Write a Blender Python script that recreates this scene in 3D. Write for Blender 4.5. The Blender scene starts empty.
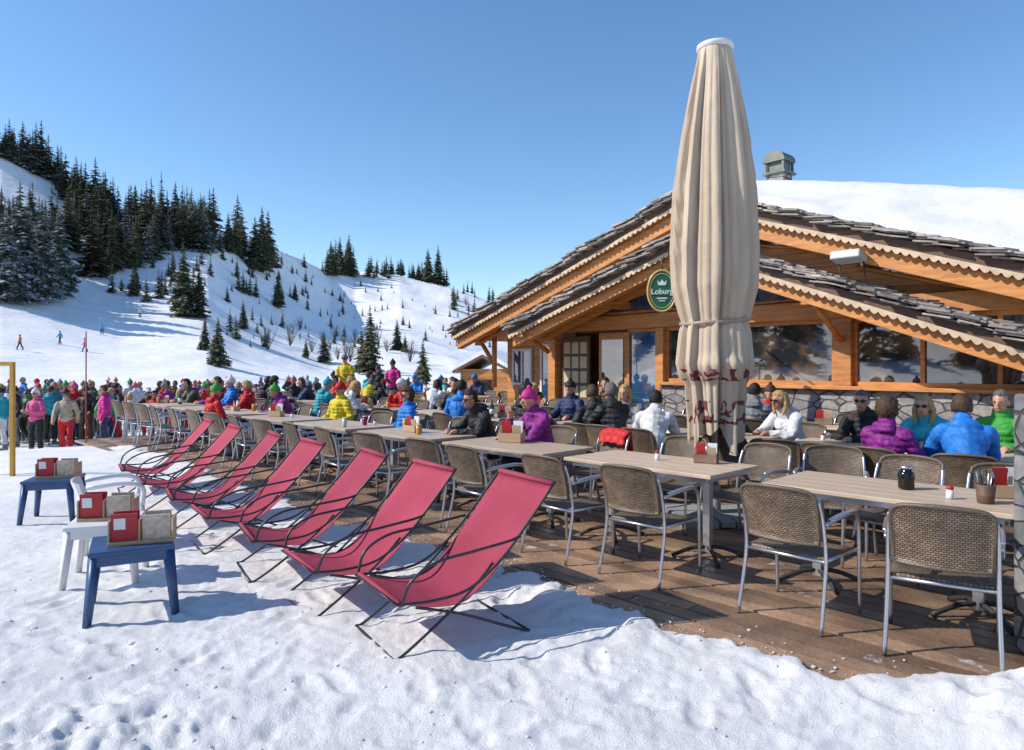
import bpy, math, random
import numpy as np
from mathutils import Vector, Matrix
random.seed(7)
rng = np.random.default_rng(7)
scene = bpy.context.scene
COL = scene.collection
F = 683.0; HY = 365.0; CH = 1.6
UX, UY = -0.700, 0.714
VX, VY = 0.714, 0.700
def sd(s, d): return (s*UX + d*VX, s*UY + d*VY)

# ------------------------------------------------------------------ materials
MC = {}
def new_mat(name):
    m = bpy.data.materials.new(name); m.use_nodes = True
    nt = m.node_tree; b = nt.nodes['Principled BSDF']
    return m, nt, b
def c4(c): return (c[0], c[1], c[2], 1)
def mat(name, c1, c2=None, rough=.6, metal=0, scale=6, bump=0, bscale=60, rnd=0, stretch=(1,1,1), island=0, spec=.5, det=4, snow=0):
    if name in MC: return MC[name]
    m, nt, b = new_mat(name); N = nt.nodes; L = nt.links
    if c2 is None: c2 = tuple(x*.75 for x in c1)
    tc = N.new('ShaderNodeTexCoord'); mp = N.new('ShaderNodeMapping'); mp.inputs['Scale'].default_value = stretch
    L.new(tc.outputs['Object'], mp.inputs[0])
    nz = N.new('ShaderNodeTexNoise'); nz.inputs['Scale'].default_value = scale; nz.inputs['Detail'].default_value = det
    L.new(mp.outputs[0], nz.inputs['Vector'])
    rp = N.new('ShaderNodeValToRGB'); rp.color_ramp.elements[0].position = .3; rp.color_ramp.elements[1].position = .7
    rp.color_ramp.elements[0].color = c4(c1); rp.color_ramp.elements[1].color = c4(c2)
    L.new(nz.outputs['Fac'], rp.inputs[0])
    out = rp.outputs[0]
    def mult(out, src, amt):
        mr = N.new('ShaderNodeMapRange'); mr.inputs[3].default_value = 1-amt; mr.inputs[4].default_value = 1+amt
        L.new(src, mr.inputs[0])
        hs = N.new('ShaderNodeHueSaturation'); L.new(mr.outputs[0], hs.inputs['Value']); L.new(out, hs.inputs['Color'])
        return hs.outputs[0]
    if rnd:
        oi = N.new('ShaderNodeObjectInfo'); out = mult(out, oi.outputs['Random'], rnd)
    if island:
        g = N.new('ShaderNodeNewGeometry'); out = mult(out, g.outputs['Random Per Island'], island)
    if snow:
        n5 = N.new('ShaderNodeTexNoise'); n5.inputs['Scale'].default_value = 1.3; n5.inputs['Detail'].default_value = 9; n5.inputs['Roughness'].default_value = .72
        L.new(tc.outputs['Object'], n5.inputs['Vector'])
        th = N.new('ShaderNodeMapRange'); th.inputs[1].default_value = 1-snow; th.inputs[2].default_value = 1-snow+.07; th.inputs[4].default_value = .85; L.new(n5.outputs['Fac'], th.inputs[0])
        mx = N.new('ShaderNodeMix'); mx.data_type = 'RGBA'; mx.inputs['B'].default_value = (.66,.66,.68,1); L.new(th.outputs[0], mx.inputs['Factor']); L.new(out, mx.inputs['A']); out = mx.outputs['Result']
    L.new(out, b.inputs['Base Color'])
    b.inputs['Roughness'].default_value = rough; b.inputs['Metallic'].default_value = metal
    b.inputs['Specular IOR Level'].default_value = spec
    if bump:
        n2 = N.new('ShaderNodeTexNoise'); n2.inputs['Scale'].default_value = bscale; n2.inputs['Detail'].default_value = 4
        L.new(mp.outputs[0], n2.inputs['Vector'])
        bp = N.new('ShaderNodeBump'); bp.inputs['Strength'].default_value = bump; bp.inputs['Distance'].default_value = .02
        L.new(n2.outputs['Fac'], bp.inputs['Height']); L.new(bp.outputs[0], b.inputs['Normal'])
    MC[name] = m
    return m

def snow_mat():
    m, nt, b = new_mat('snow'); N = nt.nodes; L = nt.links
    tc = N.new('ShaderNodeTexCoord')
    nz = N.new('ShaderNodeTexNoise'); nz.inputs['Scale'].default_value = 1.6; nz.inputs['Detail'].default_value = 8
    L.new(tc.outputs['Object'], nz.inputs['Vector'])
    rp = N.new('ShaderNodeValToRGB'); rp.color_ramp.elements[0].position = .3; rp.color_ramp.elements[1].position = .6
    rp.color_ramp.elements[0].color = (.80,.79,.78,1); rp.color_ramp.elements[1].color = (.92,.91,.895,1)
    L.new(nz.outputs['Fac'], rp.inputs[0]); L.new(rp.outputs[0], b.inputs['Base Color'])
    b.inputs['Roughness'].default_value = .6
    b.inputs['Specular IOR Level'].default_value = .3
    n0 = N.new('ShaderNodeTexNoise'); n0.inputs['Scale'].default_value = 95; n0.inputs['Detail'].default_value = 4; n0.inputs['Roughness'].default_value = .78
    n1 = N.new('ShaderNodeTexNoise'); n1.inputs['Scale'].default_value = 22; n1.inputs['Detail'].default_value = 9; n1.inputs['Roughness'].default_value = .75
    n2 = N.new('ShaderNodeTexNoise'); n2.inputs['Scale'].default_value = .12; n2.inputs['Detail'].default_value = 7
    for n in (n0, n1, n2): L.new(tc.outputs['Object'], n.inputs['Vector'])
    b0 = N.new('ShaderNodeBump'); b0.inputs['Strength'].default_value = .9; b0.inputs['Distance'].default_value = .014
    b1 = N.new('ShaderNodeBump'); b1.inputs['Strength'].default_value = .45; b1.inputs['Distance'].default_value = .04
    b2 = N.new('ShaderNodeBump'); b2.inputs['Strength'].default_value = .5; b2.inputs['Distance'].default_value = 1.6
    L.new(n0.outputs['Fac'], b0.inputs['Height']); L.new(n1.outputs['Fac'], b1.inputs['Height']); L.new(n2.outputs['Fac'], b2.inputs['Height'])
    L.new(b2.outputs[0], b1.inputs['Normal']); L.new(b1.outputs[0], b0.inputs['Normal']); L.new(b0.outputs[0], b.inputs['Normal'])
    return m
SNOW = snow_mat()

def wicker(name, axes, c1, c2, cm):
    m, nt, b = new_mat(name); N = nt.nodes; L = nt.links
    tc = N.new('ShaderNodeTexCoord'); sp = N.new('ShaderNodeSeparateXYZ'); cb = N.new('ShaderNodeCombineXYZ')
    L.new(tc.outputs['Object'], sp.inputs[0])
    L.new(sp.outputs[axes[0]], cb.inputs[0]); L.new(sp.outputs[axes[1]], cb.inputs[1])
    br = N.new('ShaderNodeTexBrick'); br.inputs['Scale'].default_value = 1
    br.inputs['Brick Width'].default_value = .024; br.inputs['Row Height'].default_value = .012
    br.inputs['Mortar Size'].default_value = .0024; br.inputs['Mortar Smooth'].default_value = .5
    br.inputs['Color1'].default_value = c4(c1); br.inputs['Color2'].default_value = c4(c2); br.inputs['Mortar'].default_value = c4(cm)
    L.new(cb.outputs[0], br.inputs['Vector'])
    oi = N.new('ShaderNodeObjectInfo'); mr = N.new('ShaderNodeMapRange'); mr.inputs[3].default_value = .8; mr.inputs[4].default_value = 1.2
    L.new(oi.outputs['Random'], mr.inputs[0]); hs = N.new('ShaderNodeHueSaturation')
    L.new(mr.outputs[0], hs.inputs['Value']); L.new(br.outputs['Color'], hs.inputs['Color'])
    nz = N.new('ShaderNodeTexNoise'); nz.inputs['Scale'].default_value = 7; L.new(tc.outputs['Object'], nz.inputs['Vector'])
    m3 = N.new('ShaderNodeMapRange'); m3.inputs[1].default_value = .3; m3.inputs[2].default_value = .7; m3.inputs[3].default_value = .7; m3.inputs[4].default_value = 1.2; L.new(nz.outputs['Fac'], m3.inputs[0])
    h2 = N.new('ShaderNodeHueSaturation'); L.new(m3.outputs[0], h2.inputs['Value']); L.new(hs.outputs[0], h2.inputs['Color'])
    L.new(h2.outputs[0], b.inputs['Base Color']); b.inputs['Roughness'].default_value = .5
    bp = N.new('ShaderNodeBump'); bp.inputs['Strength'].default_value = .8; bp.inputs['Distance'].default_value = .004; bp.invert = True
    L.new(br.outputs['Fac'], bp.inputs['Height']); L.new(bp.outputs[0], b.inputs['Normal'])
    return m
WB = wicker('wicker_back', (0,2), (.29,.195,.125), (.155,.105,.065), (.025,.018,.012))
WS = wicker('wicker_seat', (0,1), (.27,.19,.125), (.155,.11,.07), (.025,.018,.012))

def wood_planks(name, c1, c2, width, axis=2, rough=.55, stretch=None, dark=.3, bump=.5):
    m, nt, b = new_mat(name); N = nt.nodes; L = nt.links
    tc = N.new('ShaderNodeTexCoord'); mp = N.new('ShaderNodeMapping'); 
    mp.inputs['Scale'].default_value = stretch or (6, 6, 40)
    L.new(tc.outputs['Object'], mp.inputs[0])
    nz = N.new('ShaderNodeTexNoise'); nz.inputs['Scale'].default_value = 1; nz.inputs['Detail'].default_value = 6
    L.new(mp.outputs[0], nz.inputs['Vector'])
    rp = N.new('ShaderNodeValToRGB'); rp.color_ramp.elements[0].position = .32; rp.color_ramp.elements[1].position = .68
    rp.color_ramp.elements[0].color = c4(c1); rp.color_ramp.elements[1].color = c4(c2)
    L.new(nz.outputs['Fac'], rp.inputs[0])
    sp = N.new('ShaderNodeSeparateXYZ'); L.new(tc.outputs['Object'], sp.inputs[0])
    dv = N.new('ShaderNodeMath'); dv.operation = 'DIVIDE'; dv.inputs[1].default_value = width; L.new(sp.outputs[axis], dv.inputs[0])
    fr = N.new('ShaderNodeMath'); fr.operation = 'FRACT'; L.new(dv.outputs[0], fr.inputs[0])
    lt = N.new('ShaderNodeMath'); lt.operation = 'LESS_THAN'; lt.inputs[1].default_value = .06; L.new(fr.outputs[0], lt.inputs[0])
    fl = N.new('ShaderNodeMath'); fl.operation = 'FLOOR'; L.new(dv.outputs[0], fl.inputs[0])
    wn = N.new('ShaderNodeTexWhiteNoise'); wn.noise_dimensions = '1D'; L.new(fl.outputs[0], wn.inputs['W'])
    mr = N.new('ShaderNodeMapRange'); mr.inputs[3].default_value = .75; mr.inputs[4].default_value = 1.2; L.new(wn.outputs['Value'], mr.inputs[0])
    hs = N.new('ShaderNodeHueSaturation'); L.new(mr.outputs[0], hs.inputs['Value']); L.new(rp.outputs[0], hs.inputs['Color'])
    mx = N.new('ShaderNodeMix'); mx.data_type = 'RGBA'; mx.inputs['B'].default_value = c4([x*dark for x in c1])
    L.new(lt.outputs[0], mx.inputs['Factor']); L.new(hs.outputs[0], mx.inputs['A'])
    L.new(mx.outputs['Result'], b.inputs['Base Color']); b.inputs['Roughness'].default_value = rough
    bp = N.new('ShaderNodeBump'); bp.inputs['Strength'].default_value = bump; bp.inputs['Distance'].default_value = .01; bp.invert = True
    L.new(lt.outputs[0], bp.inputs['Height']); L.new(bp.outputs[0], b.inputs['Normal'])
    return m

def stone_mat(name, c1, c2, cm, scale=3.2, sz=1.8):
    m, nt, b = new_mat(name); N = nt.nodes; L = nt.links
    tc = N.new('ShaderNodeTexCoord'); mp = N.new('ShaderNodeMapping'); mp.inputs['Scale'].default_value = (1, 1, sz)
    L.new(tc.outputs['Object'], mp.inputs[0])
    v = N.new('ShaderNodeTexVoronoi'); v.inputs['Scale'].default_value = scale; L.new(mp.outputs[0], v.inputs['Vector'])
    e = N.new('ShaderNodeTexVoronoi'); e.feature = 'DISTANCE_TO_EDGE'; e.inputs['Scale'].default_value = scale; L.new(mp.outputs[0], e.inputs['Vector'])
    sp = N.new('ShaderNodeSeparateColor'); L.new(v.outputs['Color'], sp.inputs[0])
    mx = N.new('ShaderNodeMix'); mx.data_type = 'RGBA'; mx.inputs['A'].default_value = c4(c1); mx.inputs['B'].default_value = c4(c2)
    L.new(sp.outputs[0], mx.inputs['Factor'])
    nz = N.new('ShaderNodeTexNoise'); nz.inputs['Scale'].default_value = 14; nz.inputs['Detail'].default_value = 6
    L.new(tc.outputs['Object'], nz.inputs['Vector'])
    mr = N.new('ShaderNodeMapRange'); mr.inputs[1].default_value = .3; mr.inputs[2].default_value = .7; mr.inputs[3].default_value = .7; mr.inputs[4].default_value = 1.25
    L.new(nz.outputs['Fac'], mr.inputs[0]); hs = N.new('ShaderNodeHueSaturation'); L.new(mr.outputs[0], hs.inputs['Value']); L.new(mx.outputs['Result'], hs.inputs['Color'])
    st = N.new('ShaderNodeMapRange'); st.inputs[1].default_value = .02; st.inputs[2].default_value = .06; L.new(e.outputs['Distance'], st.inputs[0])
    m2 = N.new('ShaderNodeMix'); m2.data_type = 'RGBA'; m2.inputs['A'].default_value = c4(cm); L.new(hs.outputs[0], m2.inputs['B']); L.new(st.outputs[0], m2.inputs['Factor'])
    L.new(m2.outputs['Result'], b.inputs['Base Color']); b.inputs['Roughness'].default_value = .85
    bp = N.new('ShaderNodeBump'); bp.inputs['Strength'].default_value = .8; bp.inputs['Distance'].default_value = .03
    L.new(st.outputs[0], bp.inputs['Height']); L.new(bp.outputs[0], b.inputs['Normal'])
    return m

def foliage_mat(name, c1, c2, snow):
    m, nt, b = new_mat(name); N = nt.nodes; L = nt.links
    tc = N.new('ShaderNodeTexCoord')
    nz = N.new('ShaderNodeTexNoise'); nz.inputs['Scale'].default_value = .9; nz.inputs['Detail'].default_value = 4
    L.new(tc.outputs['Object'], nz.inputs['Vector'])
    rp = N.new('ShaderNodeValToRGB'); rp.color_ramp.elements[0].position = .35; rp.color_ramp.elements[1].position = .65
    rp.color_ramp.elements[0].color = c4(c1); rp.color_ramp.elements[1].color = c4(c2); L.new(nz.outputs['Fac'], rp.inputs[0])
    oi = N.new('ShaderNodeObjectInfo'); mr = N.new('ShaderNodeMapRange'); mr.inputs[3].default_value = .65; mr.inputs[4].default_value = 1.5
    L.new(oi.outputs['Random'], mr.inputs[0]); hs = N.new('ShaderNodeHueSaturation'); L.new(mr.outputs[0], hs.inputs['Value']); L.new(rp.outputs[0], hs.inputs['Color'])
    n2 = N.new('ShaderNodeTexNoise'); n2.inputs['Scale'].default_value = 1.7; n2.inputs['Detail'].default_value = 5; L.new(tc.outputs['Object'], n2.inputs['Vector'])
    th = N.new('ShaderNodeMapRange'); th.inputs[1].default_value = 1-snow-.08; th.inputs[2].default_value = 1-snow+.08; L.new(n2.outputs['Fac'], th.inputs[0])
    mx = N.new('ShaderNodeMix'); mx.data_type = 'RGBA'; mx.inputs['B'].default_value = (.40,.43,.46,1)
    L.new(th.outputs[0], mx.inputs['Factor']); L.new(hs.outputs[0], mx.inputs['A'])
    L.new(mx.outputs['Result'], b.inputs['Base Color']); b.inputs['Roughness'].default_value = .8
    b.inputs['Specular IOR Level'].default_value = .2
    return m
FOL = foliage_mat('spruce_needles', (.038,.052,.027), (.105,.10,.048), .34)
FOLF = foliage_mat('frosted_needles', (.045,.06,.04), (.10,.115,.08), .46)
BARK = mat('bark', (.09,.06,.04), (.05,.035,.025), rough=.9)

def glass_mat(name, c, ior=2.35):
    m, nt, b = new_mat(name)
    b.inputs['Base Color'].default_value = c4(c); b.inputs['Roughness'].default_value = .02; b.inputs['IOR'].default_value = ior
    N = nt.nodes; L = nt.links
    tc = N.new('ShaderNodeTexCoord'); nz = N.new('ShaderNodeTexNoise'); nz.inputs['Scale'].default_value = .8; L.new(tc.outputs['Object'], nz.inputs['Vector'])
    bp = N.new('ShaderNodeBump'); bp.inputs['Strength'].default_value = .10; bp.inputs['Distance'].default_value = .02
    L.new(nz.outputs['Fac'], bp.inputs['Height']); L.new(bp.outputs[0], b.inputs['Normal'])
    n2 = N.new('ShaderNodeTexNoise'); n2.inputs['Scale'].default_value = 1.9; n2.inputs['Detail'].default_value = 3; L.new(tc.outputs['Object'], n2.inputs['Vector'])
    rp = N.new('ShaderNodeValToRGB'); rp.color_ramp.elements[0].position = .46; rp.color_ramp.elements[1].position = .66
    rp.color_ramp.elements[0].color = c4(c); rp.color_ramp.elements[1].color = (c[0]+.14, c[1]+.08, c[2]+.03, 1); L.new(n2.outputs['Fac'], rp.inputs[0]); L.new(rp.outputs[0], b.inputs['Base Color'])
    return m
GLASS = glass_mat('window_glass', (.02,.022,.025))
GLASSB = glass_mat('blue_window_glass', (.02,.07,.15), 2.3)
ALU = mat('aluminium', (.62,.62,.63), (.5,.5,.52), rough=.32, metal=.9)
RATTAN = mat('dark_rattan', (.14,.10,.07), (.09,.065,.045), rough=.5, scale=60)
BLACKM = mat('black_tube', (.02,.02,.022), (.03,.03,.03), rough=.35)
DARKI = mat('cast_iron', (.03,.03,.03), rough=.6)
TABLETOP = mat('table_top_wood', (.56,.43,.31), (.42,.31,.21), rough=.45, scale=3, stretch=(1.2,18,1), bump=.1, rnd=.12)
ORANGE = mat('larch_wood', (.68,.29,.078), (.42,.16,.038), rough=.55, scale=3, stretch=(1,1,9), bump=.2, bscale=20, rnd=.15, det=7)
ORANGEP = wood_planks('larch_planks', (.62,.27,.08), (.38,.15,.04), .14, axis=2, stretch=(2,2,30))
SOFFIT = wood_planks('soffit_boards', (.68,.33,.11), (.48,.21,.065), .16, axis=0, stretch=(25,1.5,25))
BROWN = mat('dark_brown_wood', (.16,.085,.05), (.08,.043,.027), rough=.6, scale=3, stretch=(1,1,8), bump=.2, bscale=15)
SLATE = mat('roof_slate', (.14,.13,.125), (.42,.36,.31), rough=.85, scale=4, bump=.5, bscale=20, island=.5)
PALE = mat('pale_trim', (.66,.52,.37), (.46,.32,.19), rough=.6)
STONE = stone_mat('stone_masonry', (.22,.21,.20), (.36,.33,.30), (.09,.085,.08))
WHITEP = mat('white_paint', (.75,.75,.73), (.6,.6,.58), rough=.5)
REDM = mat('red_card', (.45,.02,.025), (.36,.02,.02), rough=.5)
KRAFT = mat('kraft_board', (.5,.36,.22), (.42,.3,.18), rough=.8)
PINE = mat('pale_pine', (.50,.34,.21), (.38,.24,.13), rough=.6, scale=4, stretch=(1,1,14))
YEL = mat('yellow_wood', (.60,.33,.05), (.48,.24,.04), rough=.6)

# ------------------------------------------------------------------ mesh builder
def catmull(pts, n=6, closed=False):
    P = [np.array(p, float) for p in pts]; out = []
    L_ = len(P)
    rngi = range(L_ if closed else L_-1)
    for i in rngi:
        p1 = P[i]; p2 = P[(i+1) % L_]
        p0 = P[(i-1) % L_] if (closed or i > 0) else 2*p1-p2
        p3 = P[(i+2) % L_] if (closed or i+2 < L_) else 2*p2-p1
        for k in range(n):
            t = k/n
            out.append(.5*((2*p1)+(-p0+p2)*t+(2*p0-5*p1+4*p2-p3)*t*t+(-p0+3*p1-3*p2+p3)*t**3))
    if not closed: out.append(P[-1])
    return out
class MB:
    def __init__(s): s.v = []; s.f = []; s.m = []; s.sm = []
    def add(s, vs, fs, mi=0, smooth=False, M=None):
        o = len(s.v)
        if M is not None: vs = [tuple(M @ Vector(v)) for v in vs]
        s.v.extend([tuple(map(float, v)) for v in vs])
        for f in fs: s.f.append(tuple(i+o for i in f)); s.m.append(mi); s.sm.append(smooth)
    def box(s, c, sz, mi=0, R=None):
        hx, hy, hz = sz[0]/2, sz[1]/2, sz[2]/2
        vs = [(x*hx, y*hy, z*hz) for x in (-1,1) for y in (-1,1) for z in (-1,1)]
        Mx = Matrix.Translation(Vector(c))
        if R is not None: Mx = Mx @ (R if len(R) == 4 else R.to_4x4())
        s.add(vs, [(0,1,3,2),(4,6,7,5),(0,4,5,1),(2,3,7,6),(0,2,6,4),(1,5,7,3)], mi, False, Mx)
    def prism(s, poly, y0, y1, mi=0):
        n = len(poly)
        vs = [(p[0], y0, p[1]) for p in poly]+[(p[0], y1, p[1]) for p in poly]
        fs = [tuple(range(n)), tuple(range(2*n-1, n-1, -1))]
        for i in range(n):
            j = (i+1) % n; fs.append((i, i+n, j+n, j))
        s.add(vs, fs, mi)
    def tube(s, pts, r, seg=8, mi=0, rnd=False, closed=False, flat=1.0):
        P = [np.array(p, float) for p in pts]; n = len(P)
        R = [r]*n if np.isscalar(r) else list(r)
        if rnd:
            d0 = P[0]-P[1]; d0 /= (np.linalg.norm(d0)+1e-9); d1 = P[-1]-P[-2]; d1 /= (np.linalg.norm(d1)+1e-9)
            a = [P[0]+d0*R[0]*math.sin(t) for t in (1.35,.9,.45)]; ra = [R[0]*math.cos(t) for t in (1.35,.9,.45)]
            b = [P[-1]+d1*R[-1]*math.sin(t) for t in (.45,.9,1.35)]; rb = [R[-1]*math.cos(t) for t in (.45,.9,1.35)]
            P = a+P+b; R = ra+R+rb; n = len(P)
        vs = []; prev = None
        for i in range(n):
            if closed: t = P[(i+1) % n]-P[i-1]
            elif i == 0: t = P[1]-P[0]
            elif i == n-1: t = P[-1]-P[-2]
            else: t = P[i+1]-P[i-1]
            t = t/(np.linalg.norm(t)+1e-9)
            if prev is None:
                ref = np.array([0,0,1.]) if abs(t[2]) < .9 else np.array([1.,0,0])
                a = np.cross(ref, t)
            else: a = prev-t*np.dot(prev, t)
            a /= (np.linalg.norm(a)+1e-9); prev = a; b = np.cross(t, a)
            for k in range(seg):
                an = 2*math.pi*k/seg
                vs.append(P[i]+R[i]*(math.cos(an)*a+flat*math.sin(an)*b))
        fs = []
        for i in range(n if closed else n-1):
            j = (i+1) % n
            for k in range(seg):
                k2 = (k+1) % seg; fs.append((i*seg+k, i*seg+k2, j*seg+k2, j*seg+k))
        if not closed:
            fs.append(tuple(range(seg-1, -1, -1))); fs.append(tuple((n-1)*seg+k for k in range(seg)))
        s.add(vs, fs, mi, True)
    def ell(s, c, r, mi=0, nu=16, nv=10, fn=None):
        vs = []; fs = []
        for j in range(nv+1):
            ph = math.pi*j/nv
            for i in range(nu):
                th = 2*math.pi*i/nu
                n = (math.sin(ph)*math.cos(th), math.sin(ph)*math.sin(th), math.cos(ph))
                if fn: vs.append(fn(n))
                else: vs.append((c[0]+r[0]*n[0], c[1]+r[1]*n[1], c[2]+r[2]*n[2]))
        for j in range(nv):
            for i in range(nu):
                i2 = (i+1) % nu; fs.append((j*nu+i, (j+1)*nu+i, (j+1)*nu+i2, j*nu+i2))
        s.add(vs, fs, mi, True)
    def lathe(s, prof, c=(0,0,0), seg=20, mi=0):
        vs = []; fs = []; n = len(prof)
        for (r, z) in prof:
            for k in range(seg):
                a = 2*math.pi*k/seg; vs.append((c[0]+r*math.cos(a), c[1]+r*math.sin(a), c[2]+z))
        for i in range(n-1):
            for k in range(seg):
                k2 = (k+1) % seg; fs.append((i*seg+k, i*seg+k2, (i+1)*seg+k2, (i+1)*seg+k))
        fs.append(tuple(range(seg-1,-1,-1))); fs.append(tuple((n-1)*seg+k for k in range(seg)))
        s.add(vs, fs, mi, True)
    def mesh(s, name, mats):
        me = bpy.data.meshes.new(name); me.from_pydata(s.v, [], s.f)
        for m in (mats if isinstance(mats, (list, tuple)) else [mats]): me.materials.append(m)
        me.polygons.foreach_set('material_index', s.m); me.polygons.foreach_set('use_smooth', s.sm)
        me.update(); return me
    def obj(s, name, mats, parent=None, bev=0, loc=(0,0,0), rot=0):
        o = bpy.data.objects.new(name, s.mesh(name, mats)); COL.objects.link(o)
        if parent: o.parent = parent
        o.location = loc; o.rotation_euler = (0,0,rot)
        if bev:
            b = o.modifiers.new('bevel', 'BEVEL'); b.width = bev; b.segments = 2; b.limit_method = 'ANGLE'
        return o
def empty(name, loc=(0,0,0), rot=0, label=None, cat=None, group=None):
    o = bpy.data.objects.new(name, None); COL.objects.link(o); o.location = loc; o.rotation_euler = (0,0,rot)
    o.empty_display_size = .1
    tag(o, label, cat, group); return o
def tag(o, label=None, cat=None, group=None):
    if label: o['label'] = label
    if cat: o['category'] = cat
    if group: o['group'] = group
    return o
def copy_tree(root, loc, rot, scale=None):
    n = root.copy(); COL.objects.link(n); n.location = loc; n.rotation_euler = (0,0,rot)
    if scale: n.scale = (scale,)*3
    for c in root.children:
        k = c.copy(); COL.objects.link(k); k.parent = n
        for g in c.children:
            q = g.copy(); COL.objects.link(q); q.parent = k
    return n

# ------------------------------------------------------------------ terrain
def vn(x, y, seed=0):
    xi = np.floor(x); yi = np.floor(y); fx = x-xi; fy = y-yi
    fx = fx*fx*(3-2*fx); fy = fy*fy*(3-2*fy)
    def h(a, b):
        v = np.sin(a*127.1+b*311.7+seed*74.7)*43758.5453
        return v-np.floor(v)
    return (h(xi,yi)*(1-fx)+h(xi+1,yi)*fx)*(1-fy)+(h(xi,yi+1)*(1-fx)+h(xi+1,yi+1)*fx)*fy
def fbm(x, y, o=4, seed=0):
    r = 0; a = .5
    for i in range(o):
        r = r+a*(vn(x, y, seed+i)-.5); x = x*2.03+3.1; y = y*2.03+1.7; a *= .5
    return r
def sst(t): t = np.clip(t, 0, 1); return t*t*(3-2*t)
_px = np.array([-700,-300,0,60,120,200,260,300,330,360,400,450,490,530,700,1100,1800.])
_py = np.array([150,140,152,183,208,222,240,257,273,272,273,286,300,312,318,305,290.])
_a = np.degrees(np.arctan((_px-512)/683)); _e = (365-_py)/683*np.cos(np.radians(_a))
TA = np.concatenate([[-180,-140,-100], _a, [90,130,180]]); TE = np.concatenate([[.14,.17,.20], _e, [.12,.15,.14]])
dents = [(rng.uniform(-3.2, 1.8), rng.uniform(2.6, 6.5), rng.uniform(0, 3.14), rng.uniform(.005,.018)) for _ in range(260)]
def send(d): return np.where(d < 9, 16.9, 20.5)
def dedge(s):
    return 3.66+.34*(vn(s*1.3, s*0+.5, 3)-.5)+.26*(vn(s*5, s*0+2.5, 5)-.5)+.14*(vn(s*13, s*0+4.5, 6)-.5)+np.where(s < 1.35, (1.35-s)*1.0, 0)+.45*sst((s-8)/4)
def ground(X, Y, detail=True):
    X = np.asarray(X, float); Y = np.asarray(Y, float)
    D = np.hypot(X, Y)+1e-6; a = np.degrees(np.arctan2(X, Y))
    es = np.interp(a, TA, TE); Ds = np.interp(a, [-180,-24,-13,60,180], [240,240,400,400,240])
    s = X*UX+Y*UY; d = X*VX+Y*VY
    drop = np.maximum(sst((D-15.5)/6), sst((2.2-d)/3)*sst((D-9.5)/8.5))
    z = .0-.80*drop
    p = np.clip((D-45)/(Ds-45), 0, 1); e0 = -2.4/45
    zh = 1.6+(e0+(es-e0)*p**1.05)*D
    zs = 1.6+es*Ds
    zh = np.where(D > Ds, np.maximum(zs-.35*(D-Ds), -30), zh)
    z = np.where(D > 45, zh, z)
    env = np.clip((D-50)/120, 0, 1)*np.clip((Ds*1.1-D)/60, .2, 1)
    z = z+env*(8*fbm(X/55, Y/55, 4, 11)+1.5*fbm(X/9, Y/9, 3, 2))
    if detail:
        k = np.exp(-np.maximum(D-4, 0)/9)
        z = z+k*(.05*fbm(X*1.1, Y*1.1, 3, 7)+.024*fbm(X*4.5, Y*4.5, 4, 9)+.028*fbm(X*15, Y*15, 3, 19))
        near = (D < 8)
        if near.any():
            zz = np.zeros_like(z)
            for (dx, dy, an, dp) in dents:
                ca, sa = math.cos(an), math.sin(an)
                q = ((X-dx)*ca+(Y-dy)*sa)/.14; w = (-(X-dx)*sa+(Y-dy)*ca)/.055
                r2 = q*q+w*w
                zz = zz-dp*np.exp(-r2*r2)+.25*dp*np.exp(-(np.sqrt(r2)-1.4)**2*4)
            z = z+np.where(near, zz, 0)
        lf = np.exp(-(((X+1.85)/.65)**2+((Y-2.95)/.28)**2)); z = z+lf*(.48*fbm(X*3.3, Y*3.3, 4, 23)-.06)
        z = z+.22*np.exp(-(((X-2.45)/.45)**2+((Y-3.0)/.36)**2))*(.8+1.1*fbm(X*6, Y*6, 4, 31))
    de = dedge(s)
    inside = sst((d-de)/.14+.3)*sst((send(d)+.2-s)/.5)*sst((17.5-d)/.5)
    if detail: z = z+.035*np.exp(-((d-de+.14)/.2)**2)*(s < 15)*(D < 16)*(.4+vn(X*6, Y*6, 40))
    return np.where(inside > 0, z*(1-inside)+np.minimum(z, -.3)*inside, z)
az = np.radians(np.concatenate([np.linspace(-50, 50, 620), np.linspace(53, 307, 86)]))
rad = np.concatenate([np.linspace(.4, 2.3, 12), np.linspace(2.4, 9, 290), np.geomspace(9.1, 60, 150), np.geomspace(61.5, 480, 130), np.geomspace(500, 2500, 12)])
AZ, RD = np.meshgrid(az, rad)
GX = RD*np.sin(AZ); GY = RD*np.cos(AZ); GZ = ground(GX, GY)
nr, na = GX.shape
verts = np.stack([GX, GY, GZ], -1).reshape(-1, 3)
i = np.arange(nr-1)[:,None]; j = np.arange(na)[None,:]; j2 = (j+1) % na
faces = np.stack([i*na+j, i*na+j2, (i+1)*na+j2, (i+1)*na+j], -1).reshape(-1, 4)
me = bpy.data.meshes.new('snow_ground')
me.vertices.add(len(verts)); me.vertices.foreach_set('co', verts.ravel())
me.loops.add(faces.size); me.loops.foreach_set('vertex_index', faces.ravel())
me.polygons.add(len(faces)); me.polygons.foreach_set('loop_start', np.arange(0, faces.size, 4)); me.polygons.foreach_set('loop_total', np.full(len(faces), 4))
me.polygons.foreach_set('use_smooth', np.ones(len(faces), bool))
me.materials.append(SNOW); me.update(calc_edges=True); me.validate()
g = bpy.data.objects.new('snow_ground', me); COL.objects.link(g); g['kind'] = 'structure'
def gz(x, y): return float(ground(np.array([x]), np.array([y]))[0])
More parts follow.
